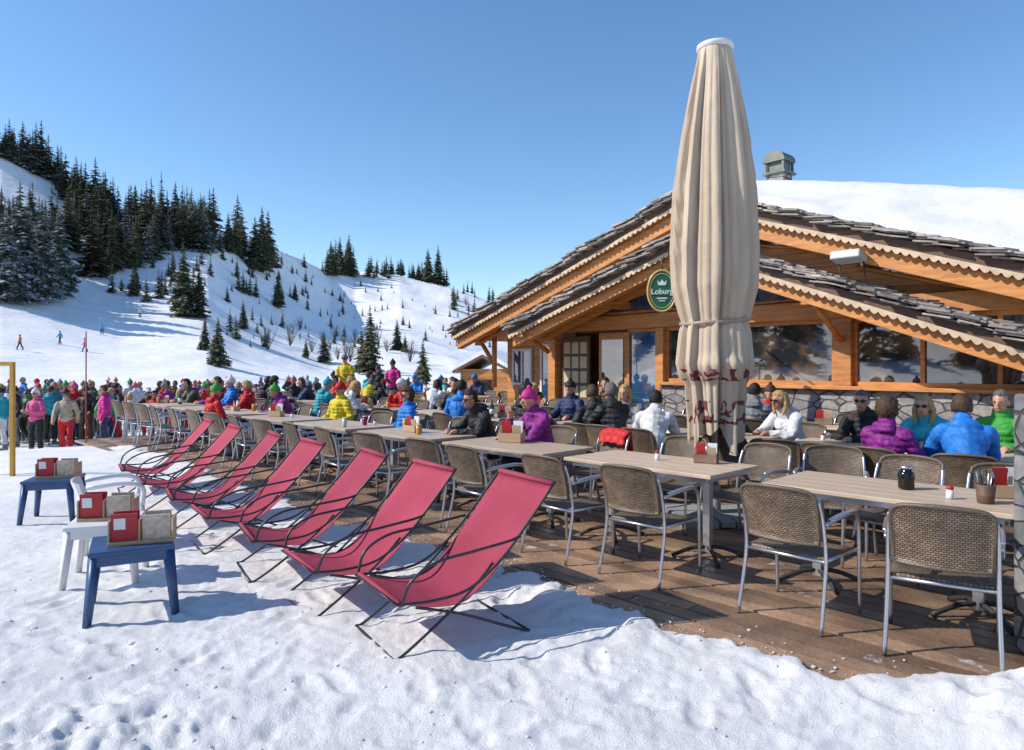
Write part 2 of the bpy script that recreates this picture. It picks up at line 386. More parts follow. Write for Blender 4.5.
def on_hill(px, py):
    a = math.atan((px-512)/683); D = np.linspace(46, 420, 900)
    X = D*math.sin(a); Y = D*math.cos(a); Z = ground(X, Y, False)
    yy = HY-(Z-CH)*F/Y
    k = np.argmax(yy <= py)
    if yy[k] > py: k = int(np.argmin(yy))
    return X[k], Y[k], float(Z[k])

# ------------------------------------------------------------------ deck
mb = MB(); d = 3.52
Ru = Matrix.Rotation(math.atan2(UY, UX), 3, 'Z')
while d < 17.3:
    w = .142; s = .15-random.random()*2; s_end = float(send(d))
    if d > 12.3: s = 12.8
    while s < s_end:
        L_ = random.uniform(2.2, 4.0); e = min(s+L_, s_end)
        cx, cy = sd((s+e)/2, d+w/2)
        mb.box((cx, cy, -.02+random.uniform(-.004,.004)), (e-s-.010, w-.017, .04), 0, Ru @ Matrix.Rotation(random.uniform(-.015,.015), 3, 'X')); s = e
    d += w
DECK = mat('weathered_deck', (.36,.225,.14), (.14,.088,.058), rough=.5, scale=2.6, island=.42, bump=.5, bscale=30, det=10, snow=.39)
dk = mb.obj('terrace_deck', DECK); dk['kind'] = 'structure'
cb = MB()
def crumb(x, y, z, r):
    ph = random.uniform(0, 6)
    cb.ell((0,0,0), (1,1,1), 0, 7, 4, lambda n: (x+r*n[0]*(1+.45*math.sin(n[1]*5+ph)), y+r*n[1]*(1+.45*math.sin(n[2]*6+ph)), z+r*.5*n[2]*(1+.3*math.sin(n[0]*5+ph))))
for _ in range(380):
    s = random.uniform(.9, 9.5); d = float(dedge(np.array(s)))-.02+abs(random.gauss(0, .16)); x, y = sd(s, d); crumb(x, y, .002, random.uniform(.003,.011)*(1.6 if random.random() < .06 else 1))
for _ in range(260):
    y = random.uniform(2.7, 6.0); x = random.uniform(-.8, .7)*y
    if x*VX+y*VY > 3.5: continue
    r = random.uniform(.004,.012)*(1.7 if random.random() < .08 else 1); crumb(x, y, gz(x, y)+r*.1, r)
o = cb.obj('snow_crumbs', SNOW); o['kind'] = 'stuff'; o['label'] = 'loose crumbs of snow scattered over deck and ground'

# ------------------------------------------------------------------ chair
def chair_parts():
    P = {}
    legs = []
    for sx in (-1, 1):
        a = MB(); a.tube(catmull([(sx*.275,.27,0),(sx*.275,.255,.3),(sx*.275,.245,.56),(sx*.275,.20,.645),(sx*.275,.10,.665),(sx*.27,-.10,.655),(sx*.262,-.235,.64)], 5), .0125, 8); legs.append(a)
        b = MB(); b.tube(catmull([(sx*.265,-.31,0),(sx*.258,-.245,.25),(sx*.255,-.215,.44),(sx*.25,-.25,.66),(sx*.240,-.295,.79)], 5), .0125, 8); legs.append(b)
    P['leg'] = legs
    rl = []
    for (y_, z_, w_) in ((.25,.40,.27),(-.21,.41,.255)): q = MB(); q.tube([(-w_,y_,z_),(w_,y_,z_)], .011, 8); rl.append(q)
    for sx in (-1, 1): q = MB(); q.tube([(sx*.265,.25,.41),(sx*.256,-.21,.42)], .011, 8); rl.append(q)
    P['rail'] = rl
    st = MB(); n = 10; vs = []; fs = []
    for t in (0, 1):
        for a_ in range(n+1):
            for b_ in range(n+1):
                x = -.25+.5*a_/n; y = -.2+.46*b_/n
                z = .435-.02*(1-((a_/n-.5)*2)**2)*(1-((b_/n-.5)*2)**2)-(.022 if t else 0)-(.02*max(0, b_/n-.85)/.15)
                vs.append((x, y, z))
    m_ = (n+1)**2
    for a_ in range(n):
        for b_ in range(n):
            q = a_*(n+1)+b_; fs.append((q, q+n+1, q+n+2, q+1)); fs.append((m_+q, m_+q+1, m_+q+n+2, m_+q+n+1))
    rim = [k for k in range(n+1)]+[k*(n+1)+n for k in range(1, n+1)]+[n*(n+1)+k for k in range(n-1,-1,-1)]+[k*(n+1) for k in range(n-1,0,-1)]
    for k in range(len(rim)):
        a0 = rim[k]; b0 = rim[(k+1) % len(rim)]; fs.append((a0, b0, m_+b0, m_+a0))
    st.add(vs, fs, 0, True); P['seat'] = [st]
    bk = MB(); vs = []; fs = []; nx, nz = 16, 8
    for t in (0, 1):
        for a_ in range(nx+1):
            u = (a_/nx-.5)*2
            for b_ in range(nz+1):
                w = b_/nz; z = .515+w*(.325+.018*(1-u*u)-.022*u**10)
                y = -.230-.085*w**1.3-.055*(1-u*u)
                vs.append((u*(.222+.020*w-.012*w**8), y-(.018 if t else 0), z))
    m_ = (nx+1)*(nz+1)
    for a_ in range(nx):
        for b_ in range(nz):
            q = a_*(nz+1)+b_; fs.append((q, q+1, q+nz+2, q+nz+1)); fs.append((m_+q, m_+q+nz+1, m_+q+nz+2, m_+q+1))
    rim = [k for k in range(nz+1)]+[k*(nz+1)+nz for k in range(1, nx+1)]+[nx*(nz+1)+k for k in range(nz-1,-1,-1)]+[k*(nz+1) for k in range(nx-1,0,-1)]
    for k in range(len(rim)):
        a0 = rim[k]; b0 = rim[(k+1) % len(rim)]; fs.append((a0, b0, m_+b0, m_+a0))
    bk.add(vs, fs, 0, True); P['backrest'] = [bk]
    q = MB(); q.tube([np.array(vs[m_+q_])*.5+np.array(vs[q_])*.5 for q_ in rim], .0125, 6, 0, closed=True); P['frame'] = [q]
    ar = []
    for sx in (-1, 1):
        a = MB(); a.tube(catmull([(sx*.277,.19,.668),(sx*.277,.08,.680),(sx*.272,-.08,.673),(sx*.267,-.18,.664)], 4), [.018]*13, 8, flat=.5) ; ar.append(a)
    P['armrest'] = ar
    return P
CP = chair_parts(); CM = {'leg': ALU, 'frame': RATTAN, 'rail': ALU, 'seat': WS, 'backrest': WB, 'armrest': ALU}
chair_label = 'brown wicker armchair with aluminium frame on the wooden terrace'
chair_tpl = empty('wicker_chair', (0,0,0), 0, chair_label, 'chair', 'wicker armchairs on the terrace')
for k, lst in CP.items():
    for p in lst: p.obj(k, CM[k], chair_tpl)
far = MB(); mats_far = [ALU, WS, WB, RATTAN]; idx = {'leg':0,'frame':3,'rail':0,'seat':1,'backrest':2,'armrest':0}
for k, lst in CP.items():
    for p in lst: far.add(p.v, p.f, idx[k], True)
far_mesh = far.mesh('wicker_chair', mats_far)
first_chair = [True]
def put_chair(x, y, rot):
    if math.hypot(x, y) < 10.5:
        if first_chair[0]:
            first_chair[0] = False; chair_tpl.location = (x, y, 0); chair_tpl.rotation_euler = (0,0,rot); return chair_tpl
        return copy_tree(chair_tpl, (x, y, 0), rot)
    o = bpy.data.objects.new('wicker_chair', far_mesh); COL.objects.link(o); o.location = (x, y, 0); o.rotation_euler = (0,0,rot)
    return tag(o, chair_label, 'chair', 'wicker armchairs on the terrace')

# ------------------------------------------------------------------ table
tb = empty('terrace_table', (0,0,0), 0, 'long pale wood dining table on metal pedestals on the terrace', 'table', 'dining tables on the terrace')
t = MB()
for k in range(5): t.box((0, -.32+.16*k, .735), (1.5, .156, .03), 0)
t.obj('table_top', TABLETOP, tb, bev=.004)
t = MB(); t.box((0,-.33,.70), (1.38,.03,.05)); t.box((0,.33,.70), (1.38,.03,.05)); t.box((-.67,0,.70), (.03,.63,.05)); t.box((.67,0,.70), (.03,.63,.05))
t.obj('apron', ALU, tb, bev=.003)
for sx in (-1, 1):
    t = MB(); t.box((sx*.5, 0, .37), (.06,.06,.64), 0); t.box((sx*.5, 0, .705), (.08,.5,.02), 0)
    for an in range(4):
        a = an*math.pi/2+math.pi/4
        t.tube(catmull([(sx*.5+.02*math.cos(a), .02*math.sin(a), .09),(sx*.5+.14*math.cos(a), .14*math.sin(a), .075),(sx*.5+.3*math.cos(a), .3*math.sin(a), .015)], 4), .017, 8, 1)
    t.obj('leg', [ALU, DARKI], tb)
TS = []
def put_table(s, d, first=[True]):
    x, y = sd(s, d); rot = math.atan2(-UY, -UX)+random.uniform(-.03,.03)
    if first[0]: first[0] = False; tb.location = (x, y, 0); tb.rotation_euler = (0,0,rot)
    else: copy_tree(tb, (x, y, 0), rot)
    TS.append((s, d))
rV = math.atan2(VY, VX)-math.pi/2
chairs = []
def addc(s, d, r):
    x, y = sd(s, d); o = put_chair(x, y, r); chairs.append([s, d, x, y, r, o])
def tset(s, d, front=(-.4,.4), rear=(-.4,.4), off=.70):
    put_table(s, d)
    for k in front: addc(s+k+random.uniform(-.04,.04), d-off+random.uniform(-.07,.04), rV+random.uniform(-.24,.24))
    for k in rear: addc(s+k+random.uniform(-.04,.04), d+off+random.uniform(-.04,.1), rV+math.pi+random.uniform(-.24,.24))
put_table(1.52, 5.15)
for (s, d, rr) in [(1.06, 4.46, .22), (1.86, 4.44, -.02), (1.0, 5.84, math.pi+.1), (1.72, 5.86, math.pi-.1), (.25, 5.9, math.pi-.2)]: addc(s, d, rV+rr)
put_table(3.42, 5.15)
for (s, d, rr) in [(3.02, 4.46, .03), (3.84, 4.44, -.05), (2.92, 5.86, math.pi-.1), (3.75, 5.9, math.pi+.1), (2.3, 6.15, math.pi+.3)]: addc(s, d, rV+rr)
for k in range(2, 9): tset(1.66+1.77*k, 5.15)
for k in range(0, 9): tset(.72+1.8*k, 7.7, front=(-.6,0,.6) if k < 3 else (-.4,.4))
for k in range(0, 11): tset(.6+1.8*k, 9.95)
for k in range(0, 4):
    tset(14.2+1.8*k, 12.3)

# ------------------------------------------------------------------ deckchairs
FAB = mat('crimson_canvas', (.39,.062,.10), (.30,.042,.07), rough=.85, scale=2.5, bump=.35, bscale=9, rnd=.14, spec=.2)
dc = empty('deck_chair', (0,0,0), 0, 'crimson canvas folding deck chair with black tube frame standing on snow', 'deck chair', 'row of crimson deck chairs on the snow')
HW = .32
vs = []; fs = []; nx = 10; prof = catmull([(.00,.315),(.2,.26),(.40,.255),(.58,.37),(.79,.60),(1.02,.865)], 6)
for t_ in (0, 1):
    for p_i, p in enumerate(prof):
        for a_ in range(nx+1):
            u = (a_/nx-.5)*2; sag = .03*(1-u*u)*math.sin(math.pi*min(1, p_i/(len(prof)-1)))
            vs.append((u*(HW-.012-.012*math.sin(math.pi*p_i/(len(prof)-1))), float(p[0])+sag*.4, float(p[1])-sag-(.004 if t_ else 0)))
npf = len(prof); m_ = npf*(nx+1)
for a_ in range(npf-1):
    for b_ in range(nx):
        q = a_*(nx+1)+b_; fs.append((q, q+1, q+nx+2, q+nx+1)); fs.append((m_+q, m_+q+nx+1, m_+q+nx+2, m_+q+1))
for a_ in range(npf-1):
    for e_ in (0, nx):
        q = a_*(nx+1)+e_; fs.append((q, q+nx+1, m_+q+nx+1, m_+q))
for b_ in range(nx):
    for q0 in (0, (npf-1)*(nx+1)): fs.append((q0+b_, q0+b_+1, m_+q0+b_+1, m_+q0+b_))
f_ = MB(); f_.add(vs, fs, 0, True)
f_.tube([(-HW+.01,1.02,.87),(HW-.01,1.02,.87)], .017, 8); f_.tube([(-HW+.01,.0,.315),(HW-.01,.0,.315)], .017, 8)
f_.obj('canvas', FAB, dc)
fr = MB(); rl = [(-.02,.315),(.2,.30),(.42,.325),(.63,.455),(.82,.645),(1.03,.88)]
fr.tube(catmull([(-HW, a, b) for a, b in rl], 5)+catmull([(HW, a, b) for a, b in reversed(rl)], 5), .0085, 8, closed=True)
fr.obj('frame', BLACKM, dc)
for (w_, pts) in [(HW+.022, [(.08,.29),(.35,.205),(.62,.09),(.80,.015),(.82,.012)]), (HW-.03, [(.60,.44),(.42,.28),(.20,.13),(.02,.02),(-.03,.012)])]:
    l_ = MB(); pl = catmull([(-w_, a, b) for a, b in pts], 4)+catmull([(w_, a, b) for a, b in reversed(pts)], 4)
    l_.tube(pl, .0085, 8); l_.obj('leg', BLACKM, dc)
for sx in (-1, 1):
    a = MB(); a.tube(catmull([(sx*(HW+.02),.76,.585),(sx*(HW+.035),.66,.57),(sx*(HW+.035),.42,.545),(sx*(HW+.035),.20,.52),(sx*(HW+.03),.05,.44),(sx*(HW+.012),.0,.32)], 5), .009, 8); a.obj('armrest', BLACKM, dc)
near_pts = [(-.60,3.68),(-1.24,4.33),(-1.90,5.04),(-2.58,5.80),(-3.28,6.60),(-4.02,7.46),(-4.78,8.4)]
for k, (nx_, ny_) in enumerate(near_pts):
    an = math.atan2(.54,.84)+[0,.05,-.04,.06,-.03,.04,0][k]
    lx, ly = math.cos(an), math.sin(an); rx, ry = ly, -lx
    cx, cy = nx_-rx*.32, ny_-ry*.32
    rot = an-math.pi/2; z = .5*(gz(cx, cy)+gz(cx+lx*.7, cy+ly*.7))-.015
    if k == 0: dc.location = (cx, cy, z); dc.rotation_euler = (0,0,rot)
    else: copy_tree(dc, (cx, cy, z), rot)

# ------------------------------------------------------------------ parasol
px_, py_ = 2.11, 7.1
um = empty('parasol', (px_, py_, 0), 0, 'tall closed beige parasol tied with a strap on the terrace', 'parasol')
def canopy_mat():
    m, nt, b = new_mat('parasol_canvas'); N = nt.nodes; L = nt.links
    tc = N.new('ShaderNodeTexCoord'); mp = N.new('ShaderNodeMapping'); mp.inputs['Scale'].default_value = (3,3,.8); L.new(tc.outputs['Object'], mp.inputs[0])
    nz = N.new('ShaderNodeTexNoise'); nz.inputs['Scale'].default_value = 1.5; nz.inputs['Detail'].default_value = 6; L.new(mp.outputs[0], nz.inputs['Vector'])
    rp = N.new('ShaderNodeValToRGB'); rp.color_ramp.elements[0].position = .3; rp.color_ramp.elements[1].position = .7
    rp.color_ramp.elements[0].color = (.40,.31,.22,1); rp.color_ramp.elements[1].color = (.55,.45,.335,1); L.new(nz.outputs['Fac'], rp.inputs[0])
    n3 = N.new('ShaderNodeTexNoise'); n3.inputs['Scale'].default_value = 6.5; n3.inputs['Detail'].default_value = .6; n3.inputs['Distortion'].default_value = 1.4
    L.new(tc.outputs['Object'], n3.inputs['Vector'])
    sp = N.new('ShaderNodeSeparateXYZ'); L.new(tc.outputs['Object'], sp.inputs[0])
    def band_(lo, hi):
        w1 = N.new('ShaderNodeMath'); w1.operation = 'GREATER_THAN'; w1.inputs[1].default_value = lo; L.new(sp.outputs[2], w1.inputs[0])
        w2 = N.new('ShaderNodeMath'); w2.operation = 'LESS_THAN'; w2.inputs[1].default_value = hi; L.new(sp.outputs[2], w2.inputs[0])
        m1 = N.new('ShaderNodeMath'); m1.operation = 'MULTIPLY'; L.new(w1.outputs[0], m1.inputs[0]); L.new(w2.outputs[0], m1.inputs[1]); return m1.outputs[0]
    gt = N.new('ShaderNodeMath'); gt.operation = 'GREATER_THAN'; gt.inputs[1].default_value = .55; L.new(n3.outputs['Fac'], gt.inputs[0])
    ad = N.new('ShaderNodeMath'); ad.operation = 'ADD'; L.new(band_(1.44, 1.56), ad.inputs[0]); L.new(band_(1.00, 1.24), ad.inputs[1])
    m2 = N.new('ShaderNodeMath'); m2.operation = 'MULTIPLY'; L.new(ad.outputs[0], m2.inputs[0]); L.new(gt.outputs[0], m2.inputs[1])
    mx = N.new('ShaderNodeMix'); mx.data_type = 'RGBA'; mx.inputs['B'].default_value = (.17,.035,.045,1)
    L.new(m2.outputs[0], mx.inputs['Factor']); L.new(rp.outputs[0], mx.inputs['A']); L.new(mx.outputs['Result'], b.inputs['Base Color'])
    b.inputs['Roughness'].default_value = .85
    n4 = N.new('ShaderNodeTexNoise'); n4.inputs['Scale'].default_value = 9; n4.inputs['Detail'].default_value = 5; L.new(tc.outputs['Object'], n4.inputs['Vector'])
    bp = N.new('ShaderNodeBump'); bp.inputs['Strength'].default_value = .5; bp.inputs['Distance'].default_value = .02; L.new(n4.outputs['Fac'], bp.inputs['Height']); L.new(bp.outputs[0], b.inputs['Normal'])
    return m
CAN = canopy_mat()
c = MB(); vs = []; fs = []; NT = 320; NZ = 130
zz = np.linspace(4.86, .84, NZ)
Rz = np.interp(zz, [.84,1.1,1.40,1.50,1.62,1.95,2.05,2.15,2.4,2.8,3.4,4.0,4.5,4.86], [.22,.245,.275,.325,.35,.325,.30,.325,.38,.39,.36,.29,.215,.165])
for kz, z in enumerate(zz):
    for kt in range(NT):
        th = 2*math.pi*kt/NT
        dep = np.interp(z, [.8,1.4,2.0,2.15,3.4,4.5,4.86], [.55,.38,.28,.34,.44,.36,.06])
        ph = th+.03*math.sin(z*1.1)+.015*math.sin(z*3+th*2)
        a1 = (ph*11/(2*math.pi)+.28*math.sin(ph*2+.5)) % 1.0
        fold = (a1**.6)*1.0-.62
        if a1 > .92: fold = (.92**.6-.62)*(1-(a1-.92)/.08)-.62*((a1-.92)/.08)
        fold += .16*abs(math.sin(ph*13.5+z*.4))
        if z < 1.9: fold += .20*(1.9-z)*math.sin(ph*7+z*3)
        r = Rz[kz]*(1+dep*fold)
        z2 = z
        if kz > NZ-7: z2 = z+.12*math.sin(th*3+1)+.06*math.sin(th*7)
        if 1.44 < z < 1.72: r *= 1+.20*max(0, math.sin(th*2.0-1.2))*math.sin((z-1.44)/.28*math.pi)
        vs.append((r*math.cos(th), r*math.sin(th), z2))
for kz in range(NZ-1):
    for kt in range(NT):
        k2 = (kt+1) % NT; fs.append((kz*NT+kt, (kz+1)*NT+kt, (kz+1)*NT+k2, kz*NT+k2))
fs.append(tuple(range(NT)))
c.add(vs, fs, 0, True); c.obj('canopy', CAN, um)
c = MB(); c.lathe([(.0,4.945),(.06,4.94),(.185,4.915),(.19,4.885),(.165,4.86),(.05,4.85)]); c.obj('cap', WHITEP, um)
c = MB(); st_pts = [(.34*math.cos(a)*(1+.04*math.sin(5*a)), .34*math.sin(a)*(1+.04*math.sin(5*a)), 2.05+.03*math.sin(a+1)) for a in np.linspace(0, 2*math.pi, 40, endpoint=False)]
c.tube(st_pts, .010, 6, closed=True, flat=2.2)
c.obj('strap', mat('beige_strap', (.36,.28,.20)), um)
c = MB(); c.lathe([(.035,0),(.035,4.84)], seg=16); c.obj('pole', ALU, um)
c = MB(); c.box((0,0,.04), (.9,.14,.06)); c.box((0,0,.045), (.14,.9,.06)); 
for sx in (-1,1):
    for sy in (-1,1): c.box((sx*.27, sy*.27, .035), (.36,.36,.07))
c.lathe([(.09,.06),(.06,.1),(.055,.35),(.04,.36)], seg=16)
c.obj('base', mat('concrete_base', (.3,.3,.29), (.24,.24,.23), rough=.9), um, bev=.006)

# ------------------------------------------------------------------ chalet
bx = Vector((.65,-.76)).normalized()
BR = math.atan2(bx.y, bx.x)
ch = empty('chalet_restaurant', (4.08,12.5,0), BR, 'larch wood mountain chalet restaurant with snow covered stone slate roof', 'building')
XL = -8.05
def rU(x): return 4.84-.312*(-.76-x) if x < -.76 else 4.84-.352*(x+.76)
def rL(x): return 3.86-.305*(-.385-x) if x < -.385 else 3.86-.375*(x+.385)
def segs(x0, x1, apex):
    xs = [x0]+([apex] if x0 < apex < x1 else [])+[x1]; return list(zip(xs[:-1], xs[1:]))
def band(mbx, fn, x0, x1, off, th, y0, y1, apex, mi=0):
    for a, b in segs(x0, x1, apex):
        mbx.prism([(a, fn(a)-off-th), (b, fn(b)-off-th), (b, fn(b)-off), (a, fn(a)-off)], y0, y1, mi)
def band_objs(name, m_, par, fn, x0, x1, off, th, y0, y1, apex, bev=0):
    for a, b in segs(x0, x1, apex):
        q = MB(); q.prism([(a, fn(a)-off-th), (b, fn(b)-off-th), (b, fn(b)-off), (a, fn(a)-off)], y0, y1); q.obj(name, m_, par, bev)
def scallop(fn, x0, x1, off, y0, y1, par, step=.12, base=.045, dep=.05):
    n = int((x1-x0)/step); top = []; bot = []
    for k in range(n):
        a = x0+(x1-x0)*k/n; b = x0+(x1-x0)*(k+1)/n
        for q in range(5):
            w = q/5; x = a+(b-a)*w; top.append((x, fn(x)-off)); bot.append((x, fn(x)-off-base-dep*math.sin(math.pi*w)))
    m_ = len(top); mbx = MB()
    vs = [(p[0], y0, p[1]) for p in top]+[(p[0], y0, p[1]) for p in bot]+[(p[0], y1, p[1]) for p in top]+[(p[0], y1, p[1]) for p in bot]; fs = []
    for k in range(m_-1):
        fs += [(k, m_+k, m_+k+1, k+1), (2*m_+k, 2*m_+k+1, 3*m_+k+1, 3*m_+k), (m_+k, 3*m_+k, 3*m_+k+1, m_+k+1)]
    mbx.add(vs, fs); mbx.obj('scalloped_trim', PALE, par)
r = MB(); band(r, rU, XL, 7.6, .20, .10, -.55, 8.0, -.76); roof = r.obj('roof', SOFFIT, ch)
band_objs('fascia', BROWN, roof, rU, XL-.02, 7.62, .10, .15, -.60, -.555, -.76)
band_objs('barge_beam', ORANGE, roof, rU, XL+.1, 7.5, .31, .26, -.50, -.30, -.76, .01)
band_objs('purlin', ORANGE, roof, rU, XL+.2, 7.5, .34, .16, .02, .18, -.76)
scallop(rU, -.6, 7.5, .235, -.63, -.605, roof); scallop(rU, XL+.05, -.9, .235, -.63, -.605, roof)
for x in (-7.0,-5.3,-3.3,1.6,3.7,5.8):
    q = MB(); q.box((x, -.22, rU(x)-.42), (.18,.5,.2)); q.obj('purlin', ORANGE, roof, .012)
def slates(fn, x0, x1, y0, y1, apex):
    mbx = MB(); x = x0
    while x < x1:
        sgn = -1 if x < apex else 1
        y = y0+random.uniform(-.10,.05)
        slope = fn(x+.01)-fn(x); ang = -math.atan(slope/.01)
        while y < y1:
            w = random.uniform(.2,.5); l_ = random.uniform(.26,.50)
            zc = fn(x)-.02+random.uniform(0,.045)
            R = Matrix.Rotation(ang+sgn*-.12+random.uniform(-.08,.08), 3, 'Y') @ Matrix.Rotation(random.uniform(-.18,.18), 3, 'Z') @ Matrix.Rotation(random.uniform(-.06,.06), 3, 'X')
            mbx.box((x, y+w/2, zc), (l_, w-.015, random.uniform(.018,.042)), 0, R)
            mbx.box((x+.08, y+w/2+.02, zc-.045), (l_*.9, w-.03, .025), 0, R)
            mbx.box((x+.03, y+w/2+.0, zc-.085), (l_*.85, w-.03, .022), 0, R)
            y += w
        x += random.uniform(.13,.21)
    return mbx
slates(rU, XL+.05, 7.6, -.70, .9, -.76).obj('slates', SLATE, roof)
sn = MB(); vs = []; fs = []; NX, NY = 110, 44
for a_ in range(NX+1):
    x = XL+.15+(7.6-XL-.15)*a_/NX
    for b_ in range(NY+1):
        y = -.35+8.3*b_/NY
        wig = .12*float(fbm(np.array(x*1.3), np.array(y*1.3), 3, 50))
        if x < -.76:
            edge = .15+.9*float(vn(np.array(x*1.4), np.array(1.), 6)); th = .24*float(sst(np.array((y-edge)/.5)))-.08*(y < edge)
            z = rU(x)+th+wig*.5
            k = float(sst(np.array((x+1.6)/.84)))
            z2 = rU(x)+.13+(5.46-rU(x)-.13)*float(sst(np.array((y+.1)/2.6)))**.7
            z = z*(1-k)+z2*k
        else:
            T = 5.46-.18*(x+.76)-.01*(x+.76)**2
            e_ = float(sst(np.array((y+.35+.35*vn(np.array(x*2.), np.array(3.), 8)-.25)/.25)))
            z = rU(x)-.05+.22*e_+(T-rU(x)-.17)*float(sst(np.array((y+.15)/2.4)))**.75+wig
        if b_ == 0: z = rU(x)-.06
        if b_ == NY: z = rU(x)-.1
        vs.append((x, y, z))
for a_ in range(NX):
    for b_ in range(NY):
        q = a_*(NY+1)+b_; fs.append((q, q+NY+1, q+NY+2, q+1))
sn.add(vs, fs, 0, True); sn.obj('roof_snow', SNOW, roof)
c_ = MB(); c_.box((-.75,3.0,5.27), (.40,.40,1.0)); chm = c_.obj('chimney', STONE, ch, bev=.01)
c_ = MB(); c_.box((-.75,3.0,5.79), (.52,.52,.05)); 
for sx in (-1,1):
    for sy in (-1,1): c_.box((-.75+sx*.20, 3+sy*.20, 5.92), (.05,.05,.22))
c_.box((-.75,3,5.92), (.34,.34,.22), 0)
pr = [(-1.0,6.03)]+[(-.75-.25*math.cos(t), 6.05+.22*math.sin(t)) for t in np.linspace(0, math.pi, 14)]+[(-.50,6.03)]
c_.prism(pr, 2.75, 3.25); c_.obj('chimney_cowl', mat('green_zinc', (.10,.12,.10), (.17,.18,.15), rough=.5, metal=.4), chm)
w = MB(); w.prism([(-4.8,2.66),(5.2,2.66),(5.2, rU(5.2)-.29),(-.76, rU(-.76)-.29),(-4.8, rU(-4.8)-.29)], 0, .12); w.obj('wall', ORANGEP, ch)
w = MB(); w.prism([(-7.4,0),(-4.8,0),(-4.8,rU(-4.8)-.3),(-7.4,rU(-7.4)-.3)], .8, .95); w.obj('wall', ORANGEP, ch)
for (c0, s0) in [((-4.86,.5,1.4),(.12,.9,2.8)),((-7.4,4.4,1.2),(.12,7.0,2.5)),((7.0,4,1.0),(.12,8,1.9)),((-.2,7.9,1.4),(14.3,.12,2.6))]:
    w = MB(); w.box(c0, s0); w.obj('wall', ORANGEP, ch)
w = MB(); w.box((3.6,-.02,.6), (7.0,.22,1.2)); w.obj('stone_base_wall', STONE, ch)
w = MB(); w.box((-.75,-.02,.6),(1.7,.2,1.2)); w.obj('stone_base_wall', STONE, ch)
w = MB(); w.box((3.6,-.06,1.235), (7.0,.36,.06)); w.obj('sill', ORANGE, ch, bev=.008)
w = MB(); w.box((-.75,-.06,1.235), (1.66,.32,.06)); w.obj('sill', ORANGE, ch, bev=.008)
w = MB(); w.box((1.1,-.02,2.50), (12.0,.26,.30)); w.obj('header_beam', ORANGE, ch, bev=.015)
for (x, wd, z0) in [(-4.72,.24,0),(-1.62,.2,0),(.02,.2,1.26),(1.97,.30,1.26),(5.2,.28,1.26)]:
    w = MB(); w.box((x,-.01,(z0+2.35)/2), (wd,.22,2.35-z0)); w.obj('post', ORANGE, ch, bev=.015)
def window(x0, x1, z0, z1, y=.02, mull=1, gl=GLASS, fm=ORANGE):
    g_ = MB(); g_.box(((x0+x1)/2, y+.02, (z0+z1)/2), (x1-x0-.05,.02,z1-z0-.05)); wn_ = g_.obj('window', gl, ch)
    f2 = MB()
    for zc in (z0, z1): f2.box(((x0+x1)/2, y, zc), (x1-x0,.07,.07))
    for xc in [x0+(x1-x0)*k/mull for k in range(mull+1)]: f2.box((xc, y-.003, (z0+z1)/2), (.06,.068,z1-z0-.06))
    f2.obj('window_frame', fm, wn_)
window(.14, 1.80, 1.30, 2.32, mull=1); window(2.14, 5.04, 1.30, 2.32, mull=3); window(-1.5,-.1,1.30,2.32, mull=2)
window(-2.50,-1.76,.25,2.32, gl=GLASSB, mull=1)
window(5.36, 6.9, 1.3, 2.0, mull=1)
w = MB(); w.box((-3.55,.55,1.2), (2.0,.05,2.3)); w.obj('door_recess', mat('dark_interior', (.05,.03,.02), (.09,.05,.03)), ch)
w = MB(); w.box((-2.95,.05,1.15), (.82,.05,2.3)); dr = w.obj('door', ORANGE, ch, bev=.006)
w = MB(); w.box((-2.95,.015,1.55), (.6,.03,1.2)); w.obj('door_pane', GLASS, dr)
w = MB(); w.tube([(-3.28,-.02,1.05),(-3.28,-.07,1.05),(-3.28,-.07,1.25),(-3.28,-.02,1.25)], .012, 6); w.obj('handle', ALU, dr)
w = MB(); w.box((-4.05,.03,1.5), (.85,.06,1.5)); nb = w.obj('notice_board', BROWN, ch, bev=.01)
for a_ in range(3):
    for b_ in range(4): w = MB(); w.box((-4.05-.26+.26*a_, -.008, 1.0+.33*b_), (.2,.012,.26)); w.obj('notice_paper', mat('notice_paper', (.6,.5,.32), (.5,.4,.22), scale=20, rough=.8), nb)
def tri_window(pts, y=-.02, gl=GLASSB):
    g_ = MB(); g_.prism(pts, y, y+.015); wn_ = g_.obj('window', gl, ch); f2 = MB()
    f2.tube([(p[0], y-.01, p[1]) for p in pts], .035, 4, closed=True)
    f2.obj('window_frame', ORANGE, wn_)
tri_window([(-3.9,2.70),(-1.1,2.70),(-1.1,3.24),(-1.6,3.16),(-3.6,2.76)])
tri_window([(.25,2.70),(1.75,2.70),(.6,3.10),(.25,3.16)])
tri_window([(-.2,3.84),(1.7,3.50),(1.7,3.66),(-.2,4.28)], gl=GLASS)
tri_window([(2.2,3.14),(4.6,2.42),(4.6,2.58),(2.2,3.38)], gl=GLASS)
r = MB(); band(r, rL, -4.95, 6.2, .18, .08, -1.22, .0, -.385); pr_ = r.obj('porch_roof', SOFFIT, ch)
band_objs('fascia', BROWN, pr_, rL, -4.97, 6.22, .10, .13, -1.27, -1.225, -.385)
band_objs('barge_beam', ORANGE, pr_, rL, -4.9, 6.2, .265, .21, -1.16, -.98, -.385, .01); band_objs('rafter', ORANGE, pr_, rL, -4.8, 6.0, .27, .14, -.5, -.38, -.385)
for (c0, s0) in [((-4.55,-.6,2.30),(.18,1.3,.16)),((-.385,-.55,3.42),(.2,1.2,.2)),((-2.5,-.55,2.84),(.16,1.2,.16)),((1.9,-.55,2.60),(.18,1.2,.18))]:
    r = MB(); r.box(c0, s0); r.obj('purlin', ORANGE, pr_, .012)
